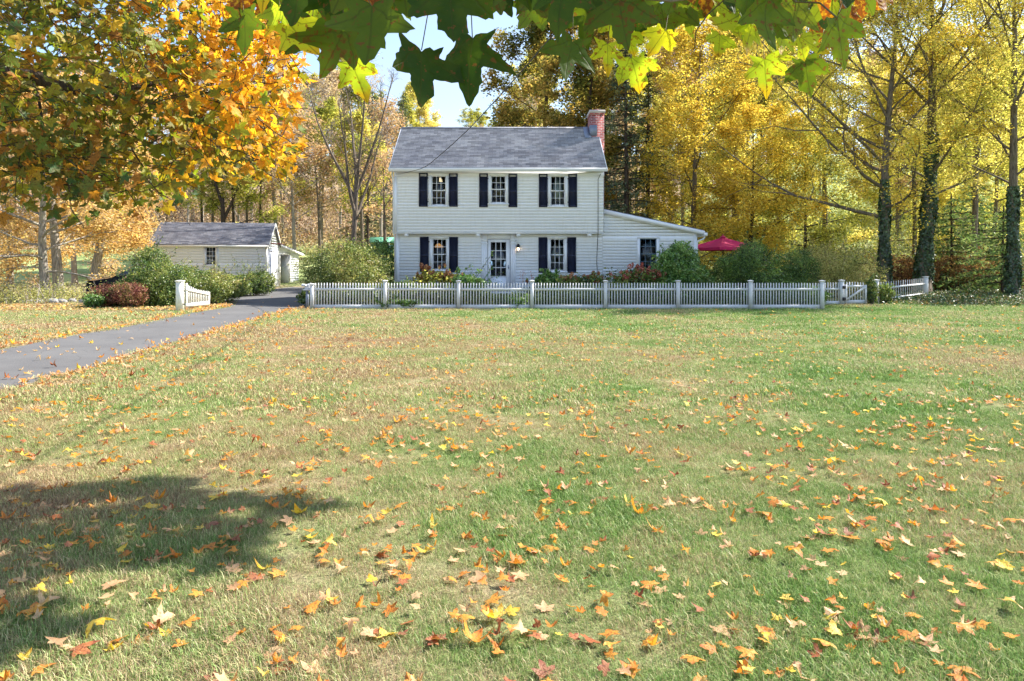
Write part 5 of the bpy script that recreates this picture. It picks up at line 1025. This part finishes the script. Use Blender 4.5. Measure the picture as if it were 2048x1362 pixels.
def grass_field(name, label, P, tufts, smin, smax):
    col = bpy.data.collections.new(name+'_tufts')
    for k, tg in enumerate(tufts): o = bpy.data.objects.new(f'tuft', mesh_from(tg, 'tuft', [M['blade']])); col.objects.link(o)
    me = bpy.data.meshes.new(name); me.vertices.add(len(P)); me.vertices.foreach_set('co', P.astype(np.float32).ravel()); me.update()
    X_, Y_ = P[:, 0], P[:, 1]; f_ = .5+.22*np.sin(X_*2.1+1.3*np.sin(Y_*1.7))+.2*np.sin(Y_*3.3+1.1*np.sin(X_*2.9+1))+.15*np.sin(X_*7.1+Y_*5.3); f_ = np.clip(f_+np.random.default_rng(1).normal(0, .22, len(P)), 0, 1.2)
    at_ = me.attributes.new('tuft_scale', 'FLOAT', 'POINT'); at_.data.foreach_set('value', (smin+(smax-smin)*f_).astype(np.float32))
    o = link(name, me); tag(o, label, 'grass', None, 'stuff')
    ng = bpy.data.node_groups.new(name, 'GeometryNodeTree'); ng.interface.new_socket('Geometry', in_out='INPUT', socket_type='NodeSocketGeometry'); ng.interface.new_socket('Geometry', in_out='OUTPUT', socket_type='NodeSocketGeometry')
    N = ng.nodes; L_ = ng.links; gi = N.new('NodeGroupInput'); go = N.new('NodeGroupOutput'); mp = N.new('GeometryNodeMeshToPoints'); ip = N.new('GeometryNodeInstanceOnPoints'); ci = N.new('GeometryNodeCollectionInfo')
    ci.inputs['Collection'].default_value = col; ci.inputs['Separate Children'].default_value = True; ci.inputs['Reset Children'].default_value = True; ip.inputs['Pick Instance'].default_value = True
    rv = N.new('FunctionNodeRandomValue'); rv.data_type = 'FLOAT_VECTOR'; rv.inputs[0].default_value = (-.12, -.12, 0); rv.inputs[1].default_value = (.12, .12, 6.283)
    rs = N.new('GeometryNodeInputNamedAttribute'); rs.data_type = 'FLOAT'; rs.inputs[0].default_value = 'tuft_scale'
    L_.new(gi.outputs[0], mp.inputs[0]); L_.new(mp.outputs[0], ip.inputs['Points']); L_.new(ci.outputs[0], ip.inputs['Instance']); L_.new(rv.outputs[0], ip.inputs['Rotation']); L_.new(rs.outputs[0], ip.inputs['Scale']); L_.new(ip.outputs[0], go.inputs[0])
    md = o.modifiers.new('tufts', 'NODES'); md.node_group = ng; return o
def wedge(rng, d0, d1, dens, margin=.08, xr=None):
    n = int(dens*(d1-d0)*(2*(.722+margin)*(d0+d1)/2)); D = np.sqrt(rng.uniform(d0**2, d1**2, n)); x = rng.uniform(-1, 1, n)*(.722+margin)*D
    P = np.stack([x, D, np.zeros(n)], -1); return P[~in_poly(P[:, :2], poly2d)]
rgr = np.random.default_rng(9)
grass_field('near_grass', 'short grass blades in the foreground lawn', wedge(rgr, 2.2, 7.0, 300), [tuft(200+k, 120, .028, .0018, .05) for k in range(6)], .45, 1.5)
grass_field('mid_grass', 'short grass in the middle of the lawn', wedge(rgr, 7.0, 14.0, 90), [tuft(210+k, 100, .030, .0045, .09) for k in range(4)], .5, 1.5)
Pf = wedge(rgr, 14, 31, 26); Pf = Pf[(Pf[:, 1] < FD-.25) | (Pf[:, 0] < -9) | (Pf[:, 0] > 10.6)]
grass_field('far_grass', 'short grass towards the fence and the left strip', Pf, [tuft(220+k, 90, .04, .010, .16) for k in range(4)], .6, 1.25)
# ================================================================== MAPLE LEAVES
HALF = [(0, .02), (.05, -.03), (.13, -.055), (.22, -.05), (.30, -.09), (.385, -.13), (.37, -.04), (.33, .03), (.315, .09), (.37, .125), (.43, .18), (.475, .22), (.53, .25), (.53, .33), (.575, .41), (.61, .52), (.53, .50), (.46, .515), (.38, .49), (.29, .475), (.215, .465), (.195, .50), (.205, .57), (.205, .63), (.215, .70), (.165, .73), (.135, .79), (.085, .87), (.035, .95), (0, 1.0)]
OUT = np.array(HALF+[(-x, y) for x, y in HALF[-2:0:-1]]); NO = len(OUT); CEN = np.array((0, .30))
LOWI = [0, 2, 5, 8, 11, 12, 15, 18, 21, 24, 27, 29]; LOW = np.array([HALF[k] for k in LOWI]+[(-HALF[k][0], HALF[k][1]) for k in LOWI[-2:0:-1]])
def leaf_tmpl(outline, rings=(.5,)):
    n = len(outline); V = [CEN]; 
    for r_ in rings: V += list(CEN+(outline-CEN)*r_)
    V += list(outline); Fq = []; Ft = [(0, 1+i, 1+(i+1) % n) for i in range(n)]
    for k in range(len(rings)): a = 1+k*n; b = a+n; Fq += [(a+i, b+i, b+(i+1) % n, a+(i+1) % n) for i in range(n)]
    return np.array(V), np.array(Ft), np.array(Fq) if Fq else None
T_HI = leaf_tmpl(OUT, (.33, .66)); T_LO = leaf_tmpl(LOW, ())
def curl(V2, rng, amt):
    x, y = V2[:, 0].copy(), V2[:, 1].copy(); a, b, c = rng.normal(0, 1, 3); r = np.hypot(x, y-.3)
    th = np.arctan2(x, y-.3); k = 1+.10*np.sin(2*th+a*3)+.08*np.sin(5*th+b*4)+rng.normal(0, .028, len(x))*(r > .2); x = x*k*(1+.08*c)+.05*a*(y-.3)*r; y = .3+(y-.3)*k
    z = amt*(.9*a*x*x*2+.8*b*(y-.3)**2*1.5+c*x*(y-.3)*1.2+.9*r**2+.10*np.sin(9*x+a*5)*r+.08*np.sin(11*y+b*6)*r+.16*r*np.cos(5*np.arctan2(x, y-.1)+c))
    return np.stack([x*(1-.25*abs(amt)*r), y, z], -1)
def add_leaf(g, tmpl, V3, pos_, tip, nor, L, mi=0):
    """V3 leaf coords (x, y along leaf, z normal)"""
    tip = nrm(np.asarray(tip, float)); nor = np.asarray(nor, float); nor = nrm(nor-tip*np.dot(nor, tip)); sd_ = np.cross(tip, nor)
    W_ = pos_+L*(V3[:, 0:1]*sd_+V3[:, 1:2]*tip+V3[:, 2:3]*nor); V2, Ft, Fq = tmpl; o = g.n
    g.v.append(W_); g.uv.append(V2.copy()); g.hasuv = True; g.n += len(W_); g.f.append(Ft+o); g.mi.append(np.full(len(Ft), mi))
    if Fq is not None: g.f.append(Fq+o); g.mi.append(np.full(len(Fq), mi))
# ---- hanging leaves close above the camera
BIG = [(843,98,135,0,'g'),(945,74,135,-7,'g'),(744,12,148,1,'g'),(688,58,125,-28,'s'),(702,122,84,20,'y'),(575,45,90,42,'y'),(487,22,84,4,'g'),(760,-65,118,-4,'o'),(598,-62,128,-2,'g'),(628,8,66,18,'y'),
 (900,-35,145,2,'g'),(852,-68,132,6,'g'),(838,-50,82,8,'y'),(1005,-85,125,-12,'s'),(1130,-42,142,-10,'g'),(1146,78,106,-14,'g'),(1238,-5,132,6,'s'),(1215,86,64,0,'y'),(1252,64,62,28,'y'),(1332,60,66,-35,'y'),
 (1262,116,80,22,'y'),(1322,8,92,12,'m'),(1482,30,88,-62,'y'),(1505,48,64,-18,'y'),(1532,-4,118,-2,'m'),(1562,36,48,10,'y'),(1592,2,105,-12,'m'),(1674,34,118,16,'m'),(1609,116,84,8,'m'),(1528,116,76,6,'y'),(1600,74,70,55,'y'),
 (660,-45,120,8,'g'),(700,-60,120,-14,'g'),(800,-95,130,5,'g'),(1040,-70,120,10,'g'),(1085,-80,120,0,'g'),(955,-90,130,-6,'g'),(1180,-80,130,8,'g'),(1290,-85,120,14,'m'),(1385,-48,70,6,'o'),(1420,-52,84,-6,'o'),(1450,-58,90,10,'g'),(1640,-60,105,6,'o'),
 (560,-70,110,14,'g'),(520,-75,110,4,'y'),(1700,-62,100,-14,'g'),(1500,-60,110,-4,'g'),(1380,-5,58,10,'y'),(1352,-30,60,-20,'g'),(1560,100,50,-30,'y'),(1645,-20,80,24,'g'),(1225,-95,120,-12,'g'),(1060,-30,95,20,'g'),(1110,-20,85,-22,'m'),(985,-30,70,18,'s'),(1190,-10,95,-8,'g'),(1270,-20,90,14,'m'),(1165,10,80,10,'g'),(655,10,80,-22,'g'),(800,-20,80,-30,'m'),(735,20,85,22,'g'),(1410,-20,80,12,'m'),(1545,-30,90,10,'m'),(1470,10,75,12,'m'),(1620,-10,80,-14,'m'),(560,10,70,-20,'y'),(1440,70,60,-10,'y'),(1375,15,60,20,'m'),(1415,5,52,-30,'y'),(1570,60,58,-20,'y'),(1535,20,80,30,'m'),(1330,25,55,-10,'y'),(1225,30,60,12,'y'),(1590,-35,90,0,'m'),(1660,-15,70,-30,'m'),(1710,-25,60,10,'o'),(1735,-10,50,-10,'o'),(1760,-20,55,5,'o'),(530,-10,60,-10,'o'),(470,-40,80,10,'o'),(625,40,95,-35,'s'),(670,20,105,12,'g')]
rl = np.random.default_rng(303)
BIG = [(a_, b_, c_*(.92 if c_ > 90 else 1), d_, e_) for a_, b_, c_, d_, e_ in BIG]
for _ in range(44):
    a_ = rl.uniform(535, 1760); b_ = rl.uniform(-55, 25)
    if 800 < a_ < 925 and b_ > -25: continue
    BIG.append((a_, b_, rl.uniform(52, 88), rl.uniform(-40, 40), str(rl.choice(['g', 'm', 's', 'y', 'g'] if a_ < 1200 else ['m', 'y', 'm', 'g', 'o']))))
branch = world_root(thing('maple_branch', 'leafy maple twig with big green leaves hanging across the top of the view', 'branch', (0, 1.5, 2.35)))
w = Geo(); mm_ = {'g': ML['green'], 'm': ML['mid'], 's': ML['spot'], 'y': ML['yellow'], 'o': ML['orange']}
for k, (px, py, Lp, an, cl) in enumerate(BIG):
    D = F*.125/Lp*rl.uniform(.96, 1.06) if Lp > 70 else F*.095/Lp
    p = wp(px, py, D); a = R(an); tip = np.array((math.sin(a), rl.normal(0, .22), -math.cos(a))); nor = np.array((rl.normal(0, .25), -1, rl.normal(.1, .25)))
    g = Geo(); add_leaf(g, T_HI, curl(T_HI[0], rl, .22), p, tip, nor, Lp/F*D)
    nm = {'g': 'dark green', 'm': 'sunlit green', 's': 'brown-spotted green', 'y': 'yellow-green', 'o': 'orange spotted'}[cl]
    part('leaf', g, mm_[cl], branch, True)
    top = p+np.array((rl.normal(0, .02), rl.normal(0, .02), rl.uniform(.10, .16)+max(0, py)/F*D*.85)); w.tube([p+tip*.002, (p+top)/2+rl.normal(0, .004, 3), top], [.0011, .0011, .0013], 5)
xs_ = np.linspace(-.9, 1.05, 16)
w.tube(np.stack([xs_, 1.45+.15*np.sin(xs_*3), 2.18+.05*np.sin(xs_*5)+.03*xs_], -1), np.linspace(.008, .004, 16), 6)
w.tube([wp(700, -40, 1.5), wp(735, -12, 1.45), wp(790, -22, 1.4), wp(850, -8, 1.35)], .0025, 5); w.tube([wp(1180, -30, 1.4), wp(1260, -6, 1.4), wp(1340, 3, 1.5), wp(1420, -10, 1.6)], .0028, 5); w.tube([wp(1560, -30, 1.75), wp(1590, 4, 1.75), wp(1640, 6, 1.75), wp(1672, 34, 1.6)], .0022, 5); w.tube([wp(1470, -20, 2), wp(1415, 30, 2), wp(1392, 62, 2), wp(1389, 98, 2)], .002, 5)
part('twig', w, M['stem'], branch, True)
# ---- big maple at the left whose bough reaches into view, with its crown overhead
maple = world_root(thing('sugar_maple', 'large orange and green maple whose boughs fill the upper left corner', 'tree', (-9.5, 3.0, 0)))
w = Geo(); rm = np.random.default_rng(404)
def crv(P, n=14):
    P = np.array(P, float); t = np.linspace(0, len(P)-1, n); Q = np.stack([np.interp(t, range(len(P)), P[:, c]) for c in range(3)], -1)
    for _ in range(2): Q[1:-1] = (Q[:-2]+2*Q[1:-1]+Q[2:])/4
    return Q
w.tube(crv([(-9.5, 3, -.2), (-9.4, 3.1, 1.2), (-9.2, 3.2, 3), (-9.0, 3.4, 5.5), (-8.6, 3.8, 8.5)], 12), np.linspace(.42, .16, 12), 12)
BD = 6.2
limb = crv([(-9.1, 3.3, 3.4), (-7.0, 4.8, 3.5), wp(-60, 148, BD), wp(60, 152, BD), wp(130, 170, BD), wp(205, 200, BD), wp(236, 208, BD-.1), wp(262, 224, BD-.3)], 24); w.tube(limb, np.linspace(.10, .022, 24), 8)
limb2 = crv([wp(222, 205, BD), wp(252, 180, BD), wp(300, 168, BD+.1), wp(346, 163, BD+.2), wp(366, 130, BD+.3), wp(384, 60, BD+.4), wp(386, 20, BD+.4)], 16); w.tube(limb2, np.linspace(.026, .012, 16), 6)
limb3 = crv([wp(346, 163, BD+.2), wp(400, 190, BD), wp(450, 225, BD), wp(500, 300, BD-.1)], 12); w.tube(limb3, np.linspace(.013, .005, 12), 5)
limb4 = crv([wp(262, 224, BD-.3), wp(250, 250, BD-.4), wp(262, 300, BD-.5), wp(300, 350, BD-.5)], 10); w.tube(limb4, np.linspace(.014, .005, 10), 5)
limb5 = crv([wp(60, 152, BD), wp(80, 200, BD-.2), wp(85, 260, BD-.3), wp(120, 330, BD-.4)], 10); w.tube(limb5, np.linspace(.016, .005, 10), 5)
# screen-shaped envelope of the bough: rows give the right-hand limit of foliage
lims = np.array([(-40, 560), (30, 560), (60, 572), (100, 600), (150, 600), (200, 585), (250, 590), (300, 605), (340, 590), (370, 450), (400, 380), (425, 290), (450, 190)])
def rlim(py): return np.interp(py, lims[:, 0], lims[:, 1])
lf = Geo(); allc = []; allk = []
n = 0
while n < 860:
    py = rm.uniform(-60, 445); px = rm.uniform(-80, 610)
    if px > rlim(py)-12: continue
    if py > 300 and px > 395 and rm.random() < (.80 if px < 520 else .45): continue
    if py > 395 and (rm.random() < .72 or px < 120): continue
    if px < 60 and py > 350 and rm.random() < .6: continue
    if math.sin(px*.031+2)*math.sin(py*.043+px*.012) > .30 and rm.random() < .88: continue
    edge_ = px > 380
    D = rm.uniform(4.8, 6.6) if edge_ else rm.uniform(4.4, 8.2)
    c = wp(px, py, D); # small twig carrying leaves
    tw = nrm(np.array((rm.normal(.5, .5), rm.normal(0, .6), rm.normal(-.35, .4)))); e = c+tw*.28; w.tube([c-tw*.13+rm.normal(0, .02, 3), c, c+tw*.1+rm.normal(0, .02, 3), e], [.004, .0035, .003, .002], 3, False); n += 1
    for k in range(rm.integers(5, 9)):
        q = c+tw*rm.uniform(-.22, .30)+rm.normal(0, .07, 3); qx = CX+q[0]/q[1]*F; qy = HY-(q[2]-HC)/q[1]*F
        if qx > rlim(qy)+10: continue
        L = rm.uniform(.042, .105); tip = np.array((rm.normal(.35, .8), rm.normal(0, .6), -.8+rm.normal(0, .5))); nor = np.array((rm.normal(.2, .9), -.7+rm.normal(0, .8), rm.normal(.5, .8)))
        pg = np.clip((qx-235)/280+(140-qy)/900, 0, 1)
        u = rm.random(); mi = 0 if u < pg*.85 else (1 if u < pg*.85+.38 else 2)  # greener, darker picks leftward, partly standing for the bough's shaded side
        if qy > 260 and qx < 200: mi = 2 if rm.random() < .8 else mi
        allc.append((q, tip, nor, L, mi))
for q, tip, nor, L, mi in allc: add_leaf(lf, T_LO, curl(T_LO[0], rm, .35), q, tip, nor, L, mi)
# crown above the frame: throws the dappled shade on the bough, the near leaves and the lawn at lower left
def over(c, r, n, seed, dens=7, flat_=False):
    rng = np.random.default_rng(seed)
    for _ in range(n):
        cc = np.array(c)+(rng.uniform(-1, 1, 3) if flat_ else rng.normal(0, .5, 3))*r
        if cc[2] < HC+(HY+60)/F*cc[1] and cc[1] > 0 and abs(cc[0]/max(cc[1], .1)) < .8: continue
        tw = nrm(rng.normal(0, 1, 3)*(1, 1, .4)); w.tube([cc-tw*.1, cc+tw*.18], [.006, .003], 3, False)
        for k in range(dens):
            q = cc+tw*rng.uniform(-.25, .3)+rng.normal(0, .08, 3); add_leaf(lf, T_LO, curl(T_LO[0], rng, .35), q, (rng.normal(0, .6), rng.normal(0, .6), -.8), (rng.normal(0, .5), rng.normal(0, .5), 1), rng.uniform(.09, .14), int(rng.integers(0, 3)))
over((-2.2, 6.6, 5.3), (2.2, 1.2, .8), 110, 501)
over((-4.5, 5.6, 5.6), (2.2, 1.5, .9), 170, 502)
def shade_spray(px, py, rx, ry, seed):          # a spray of the overhead limb, standing up-sun of one dapple on the lawn
    rng = np.random.default_rng(seed); D = HC*F/(py-HY); g0 = gp(px, py); h = rng.uniform(5.6, 6.0); sh = h/math.tan(R(SUN_EL)); c = g0+np.array((math.sin(R(SUN_AZ))*sh, math.cos(R(SUN_AZ))*sh, h))
    ax, ay = rx/F*D, ry*D*D/(HC*F)
    for _ in range(int(8+150*ax*ay*1.9)):
        a_, q_ = rng.uniform(0, 2*np.pi), math.sqrt(rng.random()); cc = c+np.array((ax*q_*math.cos(a_), ay*q_*math.sin(a_), rng.normal(0, .03))); 
        for k in range(6): q = cc+rng.normal(0, .05, 3); add_leaf(lf, T_LO, curl(T_LO[0], rng, .3), q, (rng.normal(0, 1), rng.normal(0, 1), -.3), (rng.normal(.5, .5), rng.normal(.2, .5), 1), rng.uniform(.08, .13), int(rng.integers(0, 3)))
    w.tube([c-(ax, 0, 0), c+(0, 0, .02), c+(ax, 0, 0)], [.008, .007, .003], 4, False)
for k, e in enumerate(((130,1000,110,12),(300,992,150,16),(430,1010,120,16),(560,1004,90,9),(625,1022,50,7),(330,1040,120,12),(480,1062,110,16),(430,1100,120,18),(505,1128,60,10),(60,1040,70,16),(40,1080,90,26),(205,1080,110,13),(120,1130,130,15),(30,1175,70,20),(330,1122,70,9),(60,1228,50,18),(10,1300,60,20),(135,1268,35,7),(380,972,60,6),(-80,1050,90,40))): shade_spray(e[0]-55, *e[1:], 600+k)
over((2.75, 2.6, 5.0), (1.05, 1.0, .4), 110, 505); over((4.0, 2.4, 5.0), (.7, .8, .4), 12, 506)
over((-8.5, 3.5, 8), (5, 4, 3), 300, 507)
for P_, r_ in (([(-9.0, 3.4, 5.3), (-6, 5, 5.8), (-2.2, 6.6, 5.6), (1.2, 7.0, 5.8), (3.2, 6.9, 5.85), (3.9, 6.3, 5.85)], .09), ([(-8.9, 3.5, 6), (-4, 3, 5.8), (.5, 2.6, 5.4), (3, 2.6, 5.2), (4.4, 2.4, 5.1)], .06), ([(-9.2, 3.3, 4), (-4, 1.2, 3.4), (-.9, 1.4, 2.4), (-.85, 1.45, 2.2)], .05)): w.tube(crv(P_, 18), np.linspace(r_, .012, 18), 6)
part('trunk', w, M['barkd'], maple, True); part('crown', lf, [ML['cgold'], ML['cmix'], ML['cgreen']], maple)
# ---- fallen leaves
rfl = np.random.default_rng(606); cls = ['orange', 'yellow', 'tan', 'red']; cw = [.50, .10, .22, .18]; protos = {c: [] for c in cls}
for c in cls:
    for k in range(9):
        g = Geo(); V3 = curl(T_HI[0], rfl, rfl.uniform(.06, .40)); V3[:, 1] -= .3; V3[:, 2] -= V3[:, 2].min()-.02
        if k % 3 == 2: V3[:, 2] = V3[:, 2].max()-V3[:, 2]+.02
        add_leaf(g, T_HI, V3, np.zeros(3), (0, 1, 0), (0, 0, 1), 1.0); st = V3[0]*0+np.array((0, -.3, V3[0, 2])); 
        g.tube([(0, -.28, .06), (.03, -.5, .12), (.0, -.75, .04)], [.012, .010, .008], 4); me = mesh_from(g, 'fallen_leaf', [ML['f_'+c]], smooth=True); protos[c].append(me)
def clump(n, rng, d0, d1, marg=.03):
    out = []; P = wedge(rng, d0, d1, 1.0, marg); 
    while len(out) < n:
        D = math.sqrt(rng.uniform(d0**2, d1**2)); x = rng.uniform(-1, 1)*(.722+marg)*D; v = .5+.5*math.sin(x*1.9+D*.7)*math.sin(D*2.3-x*.8)
        if rng.random() > .35+.65*v: continue
        out.append((x, D))
        if rng.random() < .32 and len(out) < n: out.append((x+rng.normal(0, .07), D+rng.normal(0, .06)))
    return np.array(out)
near = clump(300, rfl, 2.45, 4.5)
LBL = {'orange': 'curled orange maple leaf lying in the foreground grass', 'yellow': 'yellow maple leaf lying in the foreground grass', 'tan': 'pale tan dried maple leaf lying in the foreground grass', 'red': 'dark red-brown crumpled maple leaf in the foreground grass'}
for k, (x, y) in enumerate(near):
    c = cls[rfl.choice(4, p=cw)]; o = link('fallen_leaf', protos[c][rfl.integers(9)]); s_ = rfl.uniform(.060, .098)*(1.0 if rfl.random() < .7 else .68)
    o.location = (x, y, rfl.uniform(.008, .026)); o.rotation_euler = (rfl.normal(.10, .20), rfl.normal(0, .20), rfl.uniform(0, 6.28)); o.scale = (s_, s_*rfl.uniform(.7, 1), s_*rfl.uniform(.6, 1.3)); tag(o, LBL[c], 'leaf', f'{c} fallen leaves in the foreground')
g = Geo()
def litter(P, rng, L0, L1, z0=.02, tmpl=T_LO, tilt=.5):
    for x, y in P:
        V3 = curl(tmpl[0], rng, rng.uniform(.15, .6)); V3[:, 1] -= .3; V3[:, 2] -= V3[:, 2].min(); a = rng.uniform(0, 6.28)
        add_leaf(g, tmpl, V3, np.array((x, y, z0+rng.uniform(0, .02))), (math.cos(a), math.sin(a), rng.normal(0, .2)), (rng.normal(0, tilt*.6), rng.normal(0, tilt*.6), 1), rng.uniform(L0, L1), int(rng.choice(4, p=cw)))
P = clump(430, rfl, 2.45, 4.5); litter(P, rfl, .032, .058, .014)
P = clump(1050, rfl, 4.5, 8.0); P = P[~in_poly(P, poly2d)]; litter(P, rfl, .038, .070)
P = clump(1800, rfl, 8.0, 16.0); P = P[~in_poly(P, poly2d)]; litter(P, rfl, .036, .062)
P = clump(1700, rfl, 16.0, 30, .05); P = P[~in_poly(P, poly2d) & ((P[:, 1] < 23.4) | (P[:, 0] < -9.5) | (P[:, 0] > 10.6))]; litter(P, rfl, .04, .07)
single('fallen_leaves', g, [ML['f_'+c] for c in cls], 'scattered fallen leaves over the middle and far lawn', 'leaves', kind='stuff')
g = Geo()       # leaves gathered along the drive edges and on the asphalt
for E, off in ((lo_e, -1), (up_e, 1)):
    seg = E[(E[:, 1] < 26)]; m = len(seg)
    for k in range(4000 if off < 0 else 3000):
        i_ = rfl.integers(0, m-1); t = seg[i_+1]-seg[i_]; nn = np.array((-t[1], t[0]))/(np.linalg.norm(t)+1e-9); d_ = abs(rfl.normal(0, .28)) if rfl.random() < .75 else rfl.uniform(0, 2.2)
        p = seg[i_]+t*rfl.random()+nn*off*d_
        if k % (2 if seg[i_][1] < 12 else 3) == 0 : pass
        else: continue
        V3 = curl(T_LO[0], rfl, .7); V3[:, 1] -= .3; V3[:, 2] -= V3[:, 2].min(); a = rfl.uniform(0, 6.28); add_leaf(g, T_LO, V3, np.array((p[0], p[1], .022+rfl.uniform(0, .02))), (math.cos(a), math.sin(a), 0), (rfl.normal(0, .3), rfl.normal(0, .3), 1), rfl.uniform(.04, .08), int(rfl.choice(4, p=[.22, .08, .6, .10])))
n = 0
while n < 65:
    px, py = rfl.uniform(0, 620), rfl.uniform(585, 775); p = gp(px, py)
    if not in_poly(p[None, :2], poly2d)[0]: continue
    n += 1; V3 = curl(T_LO[0], rfl, .7); V3[:, 1] -= .3; V3[:, 2] -= V3[:, 2].min(); a = rfl.uniform(0, 6.28); add_leaf(g, T_LO, V3, np.array((p[0], p[1], .026)), (math.cos(a), math.sin(a), 0), (rfl.normal(0, .2), rfl.normal(0, .2), 1), rfl.uniform(.05, .085), int(rfl.choice(4, p=[.2, .1, .6, .10])))
single('drive_leaves', g, [ML['f_'+c] for c in cls], 'pale leaves gathered along and on the driveway', 'leaves', kind='stuff')
g = Geo(); n_ = 5200; C = np.stack([rfl.uniform(11.5, 34, n_), rfl.uniform(26, 40, n_), np.full(n_, .05)], -1); C2 = np.stack([rfl.uniform(-24, -10, 2600), rfl.uniform(22.5, 26, 2600), np.full(2600, .05)], -1)
cards(g, np.vstack([C, C2]), .09, rfl, 1.2, .8); single('tree_litter', g, FM['litter'], 'brown leaf litter under the right and left trees', 'leaves', kind='stuff')
